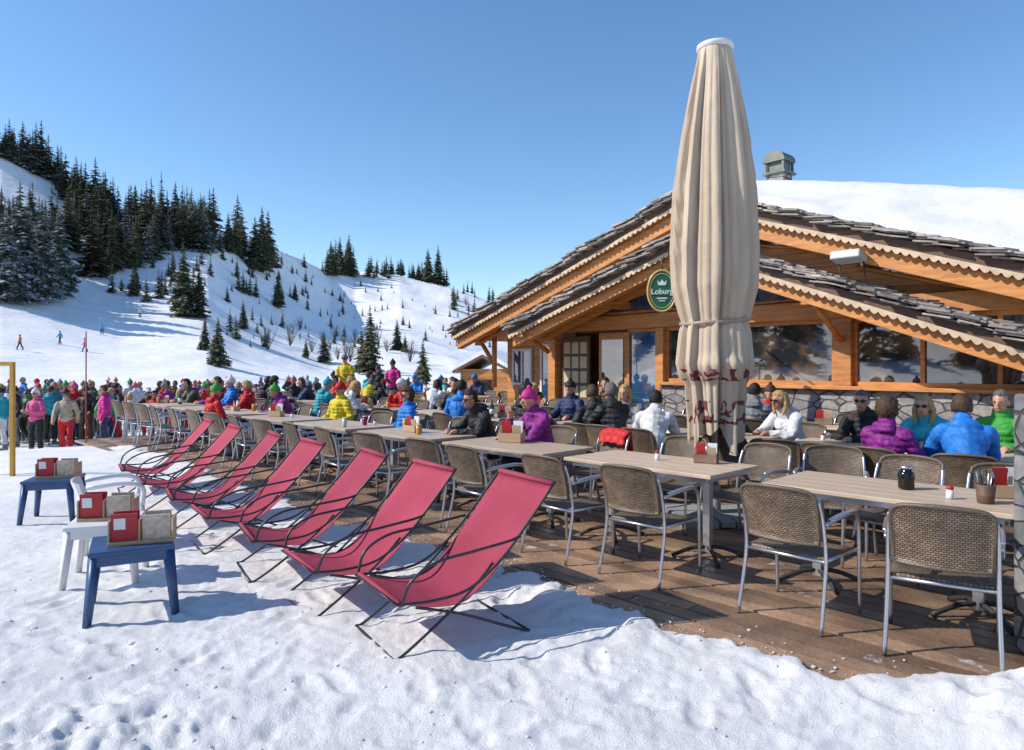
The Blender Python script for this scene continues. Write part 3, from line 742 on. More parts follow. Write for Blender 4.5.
scallop(rL, -4.9, -.5, .215, -1.30, -1.275, pr_); scallop(rL, -.3, 6.15, .215, -1.30, -1.275, pr_)
slates(rL, -4.9, 6.2, -1.40, -.1, -.385).obj('slates', SLATE, pr_)
for (a, b, rr) in [((-7.35,.3,1.6),(-7.95,.3,2.25),.08),((-7.35,.3,1.0),(-7.35,.3,2.4),.09),((-4.72,-.2,1.9),(-4.72,-1.0,2.3),.06),((1.97,-.15,2.0),(1.97,-1.0,2.5),.06)]:
    r = MB(); r.tube([a, b], rr, 4); r.obj('brace', ORANGE, ch)
def lw(x0, x1, z0, z1):
    g_ = MB(); g_.box(((x0+x1)/2, .77, (z0+z1)/2), (x1-x0,.02,z1-z0)); wn_ = g_.obj('window', GLASSB, ch); f2 = MB()
    for zc in (z0, z1): f2.box(((x0+x1)/2, .76, zc), (x1-x0+.08,.05,.07))
    for xc in (x0, (x0+x1)/2, x1): f2.box((xc, .757, (z0+z1)/2), (.06,.05,z1-z0-.08))
    f2.obj('window_frame', WHITEP, wn_)
lw(-7.1,-6.4,1.1,2.0); lw(-6.0,-5.2,.3,2.1)
def text_mesh(txt, size, ext):
    cu = bpy.data.curves.new('txt', 'FONT'); cu.body = txt; cu.size = size; cu.extrude = ext; cu.align_x = 'CENTER'; cu.align_y = 'CENTER'; cu.offset = .0025
    ob = bpy.data.objects.new('txt', cu); COL.objects.link(ob); dg = bpy.context.evaluated_depsgraph_get(); dg.update()
    m_ = bpy.data.meshes.new_from_object(ob.evaluated_get(dg)); bpy.data.objects.remove(ob); return m_
sgY = 11.0; sgX = (662-512)*sgY/F; sgZ = CH+(HY-291)*sgY/F
sg = empty('round_sign', (sgX, sgY, sgZ), -.20, 'round green sign with gold rim hanging from the porch', 'sign')
q = MB(); ring = [( .225*math.cos(a), 0, .33*math.sin(a)) for a in np.linspace(0, 2*math.pi, 40, endpoint=False)]
vs = [(x, -.03, z) for x, _, z in ring]+[(x, .03, z) for x, _, z in ring]; n = 40
q.add(vs, [tuple(range(n)), tuple(range(2*n-1, n-1, -1))]+[(k, k+n, (k+1) % n+n, (k+1) % n) for k in range(n)])
q.obj('panel', mat('sign_green', (.01,.10,.045), (.012,.12,.05), rough=.3), sg)
q = MB(); q.tube([(x*1.0, -.03, z*1.0) for x, _, z in ring], .018, 8, closed=True); q.obj('rim', mat('gold_paint', (.55,.40,.12), (.5,.35,.1), rough=.35), sg)
q = MB(); q.tube([(x*.84, -.034, z*.84) for x, _, z in ring], .007, 6, closed=True); q.obj('inner_ring', mat('gold_paint', (.55,.40,.12)), sg)
tm = text_mesh('Loburg', .122, .006); tm.materials.append(WHITEP)
to = bpy.data.objects.new('lettering', tm); COL.objects.link(to); to.parent = sg; to.location = (0,-.042,-.015); to.rotation_euler = (math.pi/2, 0, 0)
q = MB(); cr = [(-.06,.09),(.06,.09),(.075,.17),(.035,.13),(0,.185),(-.035,.13),(-.075,.17)]; q.prism(cr, -.04, -.032); q.box((0,-.036,-.12),(.16,.01,.02)); q.box((0,-.036,-.16),(.1,.01,.014)); q.obj('emblem', WHITEP, sg)
q = MB(); q.tube([(0,0,.32),(0,0,.5),(0,.9,.55)], .015, 6); q.obj('bracket', BLACKM, sg)
q = MB(); q.box((0,0,0), (.44,.30,.13)); fl = q.obj('floodlight', mat('grey_white_metal', (.52,.53,.54), (.42,.43,.44), rough=.5), None, bev=.02, loc=(5.1,10.35,3.24), rot=BR); fl.rotation_euler = (math.radians(-12), 0, BR)
tag(fl, 'white box floodlight on a bracket above the porch roof', 'light')
q = MB(); q.tube([(-.18,.1,-.05),(-.18,.25,-.35),(.18,.25,-.35),(.18,.1,-.05)], .014, 6); q.obj('bracket', DARKI, fl)
q = MB(); q.box((3.10,3.62,.72), (.56,.46,1.44)); pl = q.obj('stone_pillar', stone_mat('pillar_stone', (.13,.13,.13), (.24,.23,.22), (.05,.05,.05), 5), None, bev=.02)
tag(pl, 'dark grey stone pillar at the edge of the terrace', 'pillar')

# ------------------------------------------------------------------ plastic stools
def stool(loc, rot, m_, lab, sz=.44, h=.42):
    e_ = empty('plastic_stool', loc, rot, lab, 'stool')
    a = MB(); a.box((0,0,h-.015), (sz,sz,.03)); 
    for (cx, cy, sx_, sy_) in [(0,-sz/2+.02,sz-.04,.015),(0,sz/2-.02,sz-.04,.015),(-sz/2+.02,0,.015,sz-.04),(sz/2-.02,0,.015,sz-.04)]: a.box((cx, cy, h-.06), (sx_, sy_, .07))
    a.obj('seat', m_, e_, bev=.008)
    for sx in (-1,1):
        for sy in (-1,1):
            b_ = MB(); b_.tube([(sx*(sz/2-.035), sy*(sz/2-.035), h-.04),(sx*(sz/2+.005), sy*(sz/2+.005), -.02)], [.036,.024], 4); b_.obj('leg', m_, e_)
    return e_
BLUEP = mat('blue_plastic', (.02,.06,.15), (.03,.08,.19), rough=.4); WHP = mat('white_plastic', (.72,.72,.70), (.66,.66,.64), rough=.4)
wickbox = wicker('wicker_box', (0,2), (.40,.27,.17), (.3,.2,.13), (.08,.05,.03))
def holder(x, y, z, rot, sc=1.0, body=None, lab='small wicker condiment holder with red and white menu cards'):
    e_ = empty('menu_holder', (x, y, z), rot, lab, 'menu holder', 'menu holders on the tables'); e_.scale = (sc,)*3
    a = MB()
    a.box((0,0,.006), (.24,.13,.012)); a.box((0,-.060,.05), (.24,.010,.09)); a.box((0,.060,.05), (.24,.010,.09)); a.box((-.115,0,.05), (.010,.11,.09)); a.box((.115,0,.05), (.010,.11,.09)); a.box((.01,0,.05),(.01,.11,.09))
    a.obj('holder', body or wickbox, e_)
    a = MB(); a.box((-.055,.0,.115), (.10,.010,.20), 0, Matrix.Rotation(.15, 3, 'X')); a.obj('card', REDM, e_)
    a = MB(); a.box((.06,.02,.12), (.10,.02,.19), 0, Matrix.Rotation(-.12, 3, 'X')); a.obj('card', WHITEP if body is not wickbox else KRAFT, e_)
    a = MB(); a.box((.065,-.03,.10), (.09,.012,.15), 0, Matrix.Rotation(.2, 3, 'X')); a.obj('card', KRAFT, e_)
    return e_
CREAM = mat('printed_cream_card', (.62,.54,.42), (.40,.27,.18), rough=.6, scale=28)
def menu_stand(x, y, z, rot, sc=1.0, on='stool'):
    e_ = empty('menu_stand', (x, y, z), rot, 'pale pine menu stand with red and cream cards on '+on, 'menu stand', 'menu stands with printed cards'); e_.scale = (sc,)*3
    a = MB(); a.box((0,0,.01), (.32,.13,.02))
    for xx in (-.155,-.01,.155): a.box((xx,0,.075), (.010,.12,.11))
    a.obj('holder', PINE, e_, bev=.003)
    a = MB(); a.box((-.083,-.045,.095), (.125,.012,.145), 0, Matrix.Rotation(.08, 3, 'X')); a.box((-.083,.03,.095), (.125,.012,.145)); a.obj('card', REDM, e_)
    a = MB(); a.box((-.103,-.056,.115), (.055,.006,.06), 0, Matrix.Rotation(.08, 3, 'X')); a.obj('card', WHITEP, e_)
    a = MB(); a.box((.072,-.045,.085), (.135,.012,.135), 0, Matrix.Rotation(.06, 3, 'X')); a.box((.072,.03,.09), (.13,.012,.14)); a.obj('card', CREAM, e_)
s1 = (-2.50,4.50); s2 = (-3.06,5.15); s3 = (-4.76,7.1)
stool((s1[0], s1[1], gz(*s1)), .5, BLUEP, 'dark blue plastic stool on the snow carrying a menu stand', .48, .44); menu_stand(s1[0]+.08, s1[1]-.02, gz(*s1)+.44, .35, 1.2)
stool((s2[0], s2[1], gz(*s2)), .35, WHP, 'white plastic stool on the snow beside the blue stool', .46, .44); menu_stand(s2[0]+.02, s2[1], gz(*s2)+.44, .2, 1.2)
stool((s3[0], s3[1], gz(*s3)), .3, BLUEP, 'dark blue plastic stool holding a red menu stand', .46, .44); menu_stand(s3[0]+.05, s3[1], gz(*s3)+.44, .2, 1.2)
gcx, gcy = -3.55, 6.1
gc = empty('plastic_chair', (gcx, gcy, gz(gcx, gcy)-.02), -1.0, 'white plastic garden armchair standing low in the snow', 'chair')
q = MB(); q.box((0,0,.40), (.46,.44,.03)); q.obj('seat', WHP, gc, bev=.01)
q = MB(); pts_ = [(-.23,-.20),(-.2,-.235),(-.1,-.26),(.1,-.26),(.2,-.235),(.23,-.20)]
for a_, b_ in zip(pts_[:-1], pts_[1:]):
    q.add([(a_[0],a_[1],.42),(b_[0],b_[1],.42),(b_[0],b_[1]-.07,.62),(a_[0],a_[1]-.07,.62),(a_[0],a_[1]+.015,.42),(b_[0],b_[1]+.015,.42),(b_[0],b_[1]-.055,.62),(a_[0],a_[1]-.055,.62)], [(0,1,2,3),(7,6,5,4),(3,2,6,7),(0,4,5,1)])
q.obj('backrest', WHP, gc)
for sx in (-1,1):
    q = MB(); q.tube(catmull([(sx*.25,.2,.4),(sx*.26,.2,.55),(sx*.26,.05,.6),(sx*.24,-.22,.58)], 4), .02, 6); q.obj('armrest', WHP, gc)
    for sy in (-1,1): q = MB(); q.tube([(sx*.21,sy*.19,.4),(sx*.25,sy*.23,0)], [.03,.022], 6); q.obj('leg', WHP, gc)

# ------------------------------------------------------------------ things on tables
def jar(x, y, z):
    a = MB(); a.lathe([(.035,0),(.05,.01),(.052,.10),(.045,.118),(.034,.128),(.034,.14)]); o = a.obj('lantern_jar', mat('black_glass', (.01,.01,.01), rough=.1), loc=(x,y,z)); tag(o, 'black round glass jar standing on a pale wooden table', 'jar', 'jars on the tables')
    b_ = MB(); b_.lathe([(.038,.14),(.038,.158),(.0,.16)]); b_.obj('lid', ALU, o)
def shaker(x, y, z):
    a = MB(); a.lathe([(.02,0),(.022,.01),(.02,.06)]); o = a.obj('salt_shaker', WHITEP, loc=(x,y,z)); tag(o, 'small white salt shaker with red cap on a table', 'shaker', 'salt shakers on the tables')
    b_ = MB(); b_.lathe([(.021,.06),(.02,.078),(.005,.085)]); b_.obj('cap', REDM, o)
def drink(x, y, z, c):
    a = MB(); a.lathe([(.028,0),(.03,.01),(.036,.12),(.034,.12),(.028,.015)]); m_ = mat('drink_'+c, {'amber':(.6,.28,.03),'clear':(.5,.55,.58),'red':(.25,.01,.02)}[c], rough=.08)
    o = a.obj('drinking_glass', m_, loc=(x,y,z)); tag(o, 'filled %s drinking glass standing on a table' % c, 'glass', 'drinks on the tables')
    b_ = MB(); b_.lathe([(.0,.121),(.034,.122),(.033,.126),(.0,.128)]); b_.obj('foam', WHITEP, o)
def bottle(x, y, z):
    a = MB(); a.lathe([(.036,0),(.038,.01),(.038,.17),(.015,.22),(.014,.29)]); o = a.obj('glass_bottle', mat('green_glass', (.02,.08,.03), rough=.08), loc=(x,y,z)); tag(o, 'green glass bottle standing on a table', 'bottle', 'bottles on the tables')
    b_ = MB(); b_.lathe([(.0385,.05),(.0385,.13)]); b_.obj('bottle_label', WHITEP, o)
def cutlery(x, y, z):
    e_ = empty('cutlery_holder', (x, y, z), .2, 'dark wooden cutlery pot with knives and forks on a table', 'cutlery holder')
    a = MB(); a.lathe([(.042,0),(.045,.005),(.055,.115),(.05,.115),(.04,.02)]); a.obj('pot', BROWN, e_)
    for k in range(9):
        an = k*.7; a = MB(); a.tube([(.02*math.cos(an),.02*math.sin(an),.02),(.05*math.cos(an),.05*math.sin(an),.19+.012*(k % 3))], [.004,.006], 6, flat=.5); a.obj('cutlery', BLACKM if k % 3 else ALU, e_)
TZ = .751
x, y = sd(1.45, 5.20); jar(x, y, TZ); x, y = sd(1.15, 5.02); shaker(x, y, TZ)
x, y = sd(.96, 5.02); cutlery(x, y, TZ)
x, y = sd(.90, 5.32); holder(x, y, TZ, -.2, .9, KRAFT)
x, y = sd(3.45, 5.2); shaker(x, y, TZ); x, y = sd(3.05, 5.35); holder(x, y, TZ, -.5, .8)
x, y = sd(5.36, 5.25); holder(x, y, TZ, -.4, 1.1, PINE, 'upright pale pine menu holder on a wooden terrace table')
for (s, d) in TS[2:]:
    if math.hypot(*sd(s, d)) > 17: continue
    if random.random() < .75: x, y = sd(s+random.uniform(-.5,.5), d+random.uniform(-.15,.15)); holder(x, y, TZ, random.uniform(-1,1), random.uniform(.8,1.0), random.choice([wickbox, KRAFT, KRAFT]))
    for _ in range(random.randint(0, 4)):
        x, y = sd(s+random.uniform(-.6,.6), d+random.uniform(-.3,.3)); random.choice([lambda: drink(x, y, TZ, random.choice(['amber','clear','red'])), lambda: shaker(x, y, TZ), lambda: drink(x, y, TZ, 'amber'), lambda: bottle(x, y, TZ)])()

# ------------------------------------------------------------------ people
def V3(*a): return np.array(a, float)
def make_pose(kind):
    P = {}
    if kind.startswith('seat'):
        lean = {'seat_up': .06, 'seat_fwd': -.38, 'seat_back': .16, 'seat_lap': -.10, 'seat_chin': -.26}[kind]
        c_, s_ = math.cos(lean), math.sin(lean)
        def up(p):
            y, z = p[1], p[2]-.53
            return V3(p[0], y*c_-z*s_, .53+y*s_+z*c_)
        P['pelvis'] = V3(0,-.02,.545); P['belly'] = up((0,-.02,.74)); P['chest'] = up((0,-.02,.95)); P['neck0'] = up((0,-.015,1.09)); P['head'] = up((.02 if kind == 'seat_chin' else 0,.02,1.275))
        for nm, sx in (('L',-1),('R',1)):
            P['sh'+nm] = up((sx*.165,-.02,1.035))
            if kind == 'seat_fwd': P['el'+nm] = V3(sx*.25,.34,.80); P['wr'+nm] = V3(sx*.10,.52,.83)
            elif kind == 'seat_chin':
                P['el'+nm] = V3(sx*.22,.36,.80); P['wr'+nm] = V3(.10,.42,1.03) if sx > 0 else V3(.06,.50,.83)
            elif kind == 'seat_up': P['el'+nm] = V3(sx*.25,.08,.82); P['wr'+nm] = V3(sx*.17,.32,.83)
            elif kind == 'seat_lap': P['el'+nm] = V3(sx*.27,.06,.80); P['wr'+nm] = V3(sx*.10,.27,.66)
            else: P['el'+nm] = V3(sx*.28,-.10,.80); P['wr'+nm] = V3(sx*.25,.16,.72)
            P['hip'+nm] = V3(sx*.095,.0,.53); P['kn'+nm] = V3(sx*(.13 if kind != 'seat_back' else .19),.44,.53); P['an'+nm] = V3(sx*.14,.46 if sx > 0 else .40,.10)
    else:
        P['pelvis'] = V3(0,0,.93); P['belly'] = V3(0,.0,1.10); P['chest'] = V3(0,-.01,1.29); P['neck0'] = V3(0,-.01,1.44); P['head'] = V3(0,.02,1.63)
        for nm, sx in (('L',-1),('R',1)):
            P['sh'+nm] = V3(sx*.17,-.01,1.375)
            if kind == 'stand_hips': P['el'+nm] = V3(sx*.38,-.05,1.18); P['wr'+nm] = V3(sx*.20,.08,1.02)
            elif kind == 'stand_hold': P['el'+nm] = V3(sx*.24,.02,1.13); P['wr'+nm] = V3(sx*.12,.26,1.18)
            elif kind == 'walk': P['el'+nm] = V3(sx*.24,sx*.10,1.15); P['wr'+nm] = V3(sx*.22,sx*.24+.06,.95)
            else: P['el'+nm] = V3(sx*.25,-.03,1.14); P['wr'+nm] = V3(sx*.25,.05,.90)
            P['hip'+nm] = V3(sx*.095,0,.90)
            st_ = .20*sx if kind == 'walk' else 0
            P['kn'+nm] = V3(sx*.12,-st_*.6+.03,.50); P['an'+nm] = V3(sx*.14,-st_*1.2,.10)
    return P
def make_body(kind, voxel, puffy=1):
    P = make_pose(kind); pr = []
    def T(pts, rr, k): pr.append(('t', [np.array(p, float) for p in pts], rr, k))
    def E(c, r, k): pr.append(('e', np.array(c, float), r, k))
    E(P['pelvis'], (.165,.13,.13), 1); E(P['belly'], (.165,.14,.16), 0); E(P['chest'], (.18,.14,.165), 0)
    T([P['pelvis']*.75+P['belly']*.25, P['belly'], P['chest']], [.152,.145,.145], 0)
    E(P['pelvis']*.7+P['belly']*.3, (.185,.155,.08), 0)
    T([P['shL'], P['neck0']*.85+P['chest']*.15, P['shR']], [.068,.078,.068], 0)
    T([P['neck0']-V3(0,0,.03), P['neck0']*.55+P['head']*.45-V3(0,.01,.01)], [.085,.072], 0)
    E(P['neck0']+V3(0,-.085,.015), (.11,.055,.065), 0)
    T([P['neck0'], P['head']-V3(0,.015,.03)], [.052,.05], 2)
    h = P['head']
    E(h+V3(0,-.005,.02), (.072,.090,.096), 2); E(h+V3(0,.022,-.055), (.050,.058,.056), 2)
    T([h+V3(0,.083,.01), h+V3(0,.103,-.028)], [.009,.014], 2)
    for sx in (-1,1): E(h+V3(sx*.075,-.005,-.01), (.013,.02,.03), 2)
    for nm, sx in (('L',-1),('R',1)):
        T([P['sh'+nm], P['el'+nm]], [.074,.060], 0); T([P['el'+nm], P['wr'+nm]], [.060,.046], 0)
        wr = P['wr'+nm]; d_ = wr-P['el'+nm]; d_ /= np.linalg.norm(d_)
        if kind.startswith('seat') and d_[2] < .6: d_ = d_*.6+V3(-sx*.15,.7,-.1); d_ /= np.linalg.norm(d_)
        side = np.cross(d_, V3(0,0,1.)); 
        if np.linalg.norm(side) < .3: side = V3(0,1.,0)
        side /= np.linalg.norm(side); nrm = np.cross(side, d_)
        T([wr, wr+d_*.07], [.032,.036], 2)
        pc = wr+d_*.075
        for k in range(4):
            o_ = side*(k-1.5)*.021; ln = [.9,1.0,.95,.75][k]
            b0 = pc+o_; T([b0, b0+d_*.035*ln-nrm*.006, b0+d_*.06*ln-nrm*.026], [.0105,.0095,.0085], 2)
        ts = side*(sx)*(-1 if d_[2] > -.7 else 1)
        T([wr+d_*.03+ts*.02, wr+d_*.06+ts*.045, wr+d_*.085+ts*.045-nrm*.012], [.012,.011,.010], 2)
        T([P['hip'+nm], P['kn'+nm]], [.095,.072], 1); T([P['kn'+nm], P['an'+nm]+V3(0,0,.12)], [.072,.07], 1)
        an = P['an'+nm]; T([an+V3(0,0,.14), an], [.062,.06], 3); T([an+V3(0,-.05,-.045), an+V3(sx*.02,.17,-.05)], [.05,.045], 3)
    m_ = MB()
    for p in pr:
        if p[0] == 't': m_.tube(p[1], p[2], 12, rnd=True)
        else: m_.ell(p[1], p[2])
    o = m_.obj('tmp', FAB)
    rm = o.modifiers.new('r', 'REMESH'); rm.mode = 'VOXEL'; rm.voxel_size = voxel
    sm = o.modifiers.new('s', 'SMOOTH'); sm.iterations = 2; sm.factor = .5
    dg = bpy.context.evaluated_depsgraph_get(); dg.update()
    me = bpy.data.meshes.new_from_object(o.evaluated_get(dg)); bpy.data.objects.remove(o)
    def classify(cen):
        n = len(cen); best = np.full(n, 1e9); kk = np.zeros(n, int)
        for p in pr:
            if p[0] == 't':
                dd = np.full(n, 1e9)
                for a, b, ra, rb in zip(p[1][:-1], p[1][1:], p[2][:-1], p[2][1:]):
                    ab = b-a; t = np.clip(((cen-a) @ ab)/(ab @ ab), 0, 1); q = cen-(a+t[:,None]*ab); dd = np.minimum(dd, np.linalg.norm(q, axis=1)-(ra+(rb-ra)*t))
            else:
                dd = (np.linalg.norm((cen-p[1])/np.array(p[2]), axis=1)-1)*min(p[2])
            u = dd < best; best[u] = dd[u]; kk[u] = p[3]
        return kk
    n = len(me.polygons); cen = np.zeros(n*3); me.polygons.foreach_get('center', cen); cen = cen.reshape(-1, 3); kk = classify(cen)
    q = cen-(h+V3(0,.082,-.062)); lip = (np.abs(q[:,0]) < .024) & (np.abs(q[:,2]) < .009) & (q[:,1] > -.02) & (kk == 2); kk[lip] = 4
    nv = len(me.vertices); co = np.zeros(nv*3); me.vertices.foreach_get('co', co); co = co.reshape(-1, 3)
    no = np.zeros(nv*3); me.vertices.foreach_get('normal', no); no = no.reshape(-1, 3); vk = classify(co)
    wr_ = fbm(co[:,0]*11+co[:,2]*6, co[:,1]*11-co[:,2]*9, 3, 5)
    cr = 1-np.abs(2*vn(co[:,0]*7+co[:,2]*13, co[:,1]*9+co[:,2]*5, 9)-1)
    dis = np.where(vk == 0, .034*wr_+.014*(cr-.5), 0)+np.where(vk == 1, .022*wr_+.010*(cr-.5), 0)
    if puffy: dis = dis+np.where(vk == 0, .008*(np.abs(np.sin(math.pi*co[:,2]/.062))-.6), 0)
    co = co+no*dis[:,None]; me.vertices.foreach_set('co', co.ravel())
    me.materials.clear()
    for _ in range(5): me.materials.append(FAB)
    me.polygons.foreach_set('material_index', kk.astype(np.int32)); me.polygons.foreach_set('use_smooth', np.ones(n, bool)); me.update(); me.name = 'person'
    return me, P
def hair_mesh(style):
    a = MB()
    def fn(n):
        x, y, z = n
        r = V3(.086,.104,.117)
        face = (y > .1+.12*math.sin(x*9) and z < .50+.10*math.sin(x*13)) 
        k = 1.0
        if style in ('beanie','helmet'):
            r = V3(.090,.110,.128) if style == 'beanie' else V3(.10,.122,.132)
            face = z < .12 and y > -.2
            if z < -.25: k = .6
        if style == 'curly': r = V3(.103,.118,.132)
        if style == 'long': face = (y > -.05 and z < .50+.10*math.sin(x*13)) and not (abs(x) > .80 and z > -.3)
        if face: k = .76 if style != 'curly' else .64
        if style in ('short','long') and z < -.45: k = .70
        p = V3(x*r[0]*k, y*r[1]*k-.008, z*r[2]*k+.018)
        if style not in ('beanie','helmet') and not face: p = p*(1+.05*math.sin(x*31+z*9)*math.cos(y*27+z*13)+(.02 if style != 'curly' else .06)*math.sin(z*60+x*20))
        return tuple(p)
    a.ell((0,0,0), (1,1,1), 0, 34, 24, fn)
    if style == 'beanie': a.ell((0,-.01,.155), (.03,.03,.03), 0, 10, 8)
    if style == 'long':    # locks falling behind the ears to the shoulders
        a.tube([(0,-.07,.04),(0,-.088,-.05),(0,-.095,-.14),(0,-.09,-.20)], [.075,.078,.062,.02], 12, 0, rnd=True)
        for sx in (-1,1): a.tube(catmull([(sx*.070,-.02,.06),(sx*.088,-.025,-.02),(sx*.086,-.02,-.10),(sx*.075,.0,-.17)], 4), [.02]*4+[.03]*5+[.026]*3+[.008], 8, 0, rnd=True)
    return a.mesh('hair' if style in ('short','long','curly') else ('knitted_hat' if style == 'beanie' else 'ski_helmet'), FAB)
HM = {k: hair_mesh(k) for k in ('short','long','beanie','helmet','curly')}
a = MB()
for sx in (-1,1): a.ell((sx*.034,.088,.008), (.026,.012,.019), 0, 12, 8)
a.box((0,.098,.012), (.03,.006,.006)); a.box((-.068,.04,.014), (.005,.10,.007)); a.box((.068,.04,.014), (.005,.10,.007))
SUNG = a.mesh('sunglasses', mat('sunglass_lens', (.01,.01,.012), rough=.08))
a = MB(); a.ell((0,0,0),(1,1,1),0,20,8,lambda n: (n[0]*.085, max(.0, n[1])*.03+.078-(abs(n[0])**3)*.05, n[2]*.035+.012)); GOG = a.mesh('ski_goggles', mat('goggle_lens', (.02,.02,.03), (.2,.08,.02), rough=.1))
a = MB(); a.ell((0,0,0), (.011,.006,.006), 0, 8, 6); EYE = a.mesh('eye', mat('eye_dark', (.03,.02,.015), rough=.2))
BM = {k: make_body(k, .0095, p_) for k, p_ in (('seat_up',1),('seat_fwd',0),('seat_back',1),('seat_lap',0),('seat_chin',1))}
BM.update({k: make_body(k, .012, p_) for k, p_ in (('stand',1),('stand_hips',0),('stand_hold',1),('walk',0))})
PAL = {'black':(.022,.022,.025),'navy':(.02,.035,.10),'purple':(.25,.02,.22),'magenta':(.58,.02,.24),'pink':(.68,.10,.27),'red':(.58,.015,.015),'white':(.74,.74,.73),'grey':(.22,.23,.24),
 'teal':(.02,.36,.42),'blue':(.02,.20,.62),'yellow':(.70,.54,.02),'green':(.05,.36,.05),'lime':(.30,.50,.05),'orange':(.68,.18,.02),'olive':(.09,.09,.05),'brown':(.10,.055,.03),'turq':(.04,.48,.60),
 'beige':(.45,.36,.25),'blond':(.50,.33,.13),'dark':(.02,.014,.01),'hbrown':(.075,.042,.022),'hgrey':(.15,.135,.12)}
def cloth(c):
    h_ = c in ('blond','dark','hbrown','hgrey')
    return mat('cloth_'+c, PAL[c], tuple(x*.7 for x in PAL[c]), rough=.6, scale=9, bump=.7 if not h_ else .9, bscale=16 if not h_ else 45, stretch=(1,1,1) if not h_ else (1,1,.4), spec=.35)
SKIN = mat('skin', (.50,.26,.17), (.44,.21,.13), rough=.5, rnd=.2); LIP = mat('lips', (.40,.12,.10), rough=.4); BOOT = mat('ski_boot', (.05,.05,.055), (.25,.25,.26), rough=.35, scale=5)
def person(kind, x, y, z, rot, jac, pants='black', hair='short', hc='hbrown', extra=None, label=None, group=None, sc=1.0, eyes=False):
    me, P = BM[kind]
    o = bpy.data.objects.new('person', me); COL.objects.link(o); o.location = (x, y, z); o.rotation_euler = (0,0,rot); o.scale = (sc,)*3
    for k, m_ in enumerate([cloth(jac), cloth(pants), SKIN, BOOT, LIP]):
        o.material_slots[k].link = 'OBJECT'; o.material_slots[k].material = m_
    h = P['head']
    nm = {'short':'hair','long':'hair','curly':'hair','beanie':'knitted_hat','helmet':'ski_helmet'}[hair]
    q = bpy.data.objects.new(nm, HM[hair]); COL.objects.link(q); q.parent = o; q.location = h
    q.material_slots[0].link = 'OBJECT'; q.material_slots[0].material = cloth(hc)
    if extra == 'sun': e_ = bpy.data.objects.new('sunglasses', SUNG); COL.objects.link(e_); e_.parent = o; e_.location = h
    if extra == 'gog': e_ = bpy.data.objects.new('ski_goggles', GOG); COL.objects.link(e_); e_.parent = o; e_.location = h
    if eyes:
        for sx in (-1,1): e_ = bpy.data.objects.new('eye', EYE); COL.objects.link(e_); e_.parent = o; e_.location = h+V3(sx*.03,.084,.008)
    cn = {'turq':'turquoise','hbrown':'brown','hgrey':'grey','dark':'dark'}.get
    what = 'seated' if kind.startswith('seat') else ('walking' if kind == 'walk' else 'standing')
    hd = {'short':'short %s hair','long':'long %s hair','curly':'curly %s hair','beanie':'%s knitted hat','helmet':'%s helmet'}[hair] % (cn(hc) or hc)
    jn = cn(jac) or jac
    tag(o, label or ('%s person in %s jacket and %s %s' % (what, jn, hd, 'on chair' if what == 'seated' else 'on snow')), 'person', group)
    return o
R_ = math.radians
taken = set()
def seat(px, d, jac, kind='seat_up', hair='short', hc='hbrown', pants='black', extra=None, sc=.98, drot=0, eyes=False):
    r = (px-512)/F; best = None
    for i_, (s_, d_, x, y, ro, co_) in enumerate(chairs):
        if i_ in taken: continue
        c_ = abs(x-r*y)/y*F*.012+abs(d_-d)*1.2
        if best is None or c_ < best[0]: best = (c_, i_)
    i_ = best[1]; taken.add(i_); s_, d_, x, y, ro, co_ = chairs[i_]
    s2_ = (d_*VX-r*d_*VY)/(r*UY-UX)
    if abs(s2_-s_) < .9:
        x, y = sd(s2_, d_); chairs[i_][2] = x; chairs[i_][3] = y; chairs[i_][0] = s2_; co_.location = (x, y, 0)
    dx, dy = -math.sin(ro)*.02, math.cos(ro)*.02
    return person(kind, x+dx, y+dy, -.03, ro+drot, jac, pants, hair, hc, extra, None, 'people seated on the terrace', sc, eyes)
seat(545, 5.85, 'purple', 'seat_chin', hair='beanie', hc='magenta', drot=-.3)
seat(490, 5.85, 'black', 'seat_fwd', hc='dark', extra='sun')
seat(593, 7.0, 'black', 'seat_lap', hc='hbrown', extra='sun', drot=1.0)
seat(616, 7.0, 'black', 'seat_chin', hair='short', hc='hgrey', extra='sun', drot=1.2, sc=1.02)
seat(652, 7.0, 'white', 'seat_fwd', hc='dark', drot=.5)
seat(527, 7.0, 'black', 'seat_up', hc='dark', hair='curly')
seat(570, 8.4, 'navy', 'seat_up', hc='dark', eyes=True, hair='beanie')
seat(632, 8.4, 'grey', 'seat_chin', hc='blond', hair='long', eyes=True)
seat(797, 8.4, 'white', 'seat_fwd', hair='long', hc='blond', extra='sun', drot=-.4)
seat(868, 8.4, 'black', 'seat_chin', hc='hgrey', extra='sun', drot=.3)
seat(888, 7.0, 'purple', 'seat_up', hc='hbrown', hair='curly', sc=.95)
seat(932, 8.4, 'turq', 'seat_fwd', hair='long', hc='blond', extra='sun')
seat(968, 7.0, 'blue', 'seat_fwd', hc='hbrown', sc=1.02, drot=.25)
seat(1000, 8.4, 'green', 'seat_up', hc='hgrey', eyes=True)
seat(755, 9.3, 'grey', 'seat_up', hc='dark'); seat(775, 10.6, 'red', 'seat_fwd', hc='hbrown', hair='beanie')
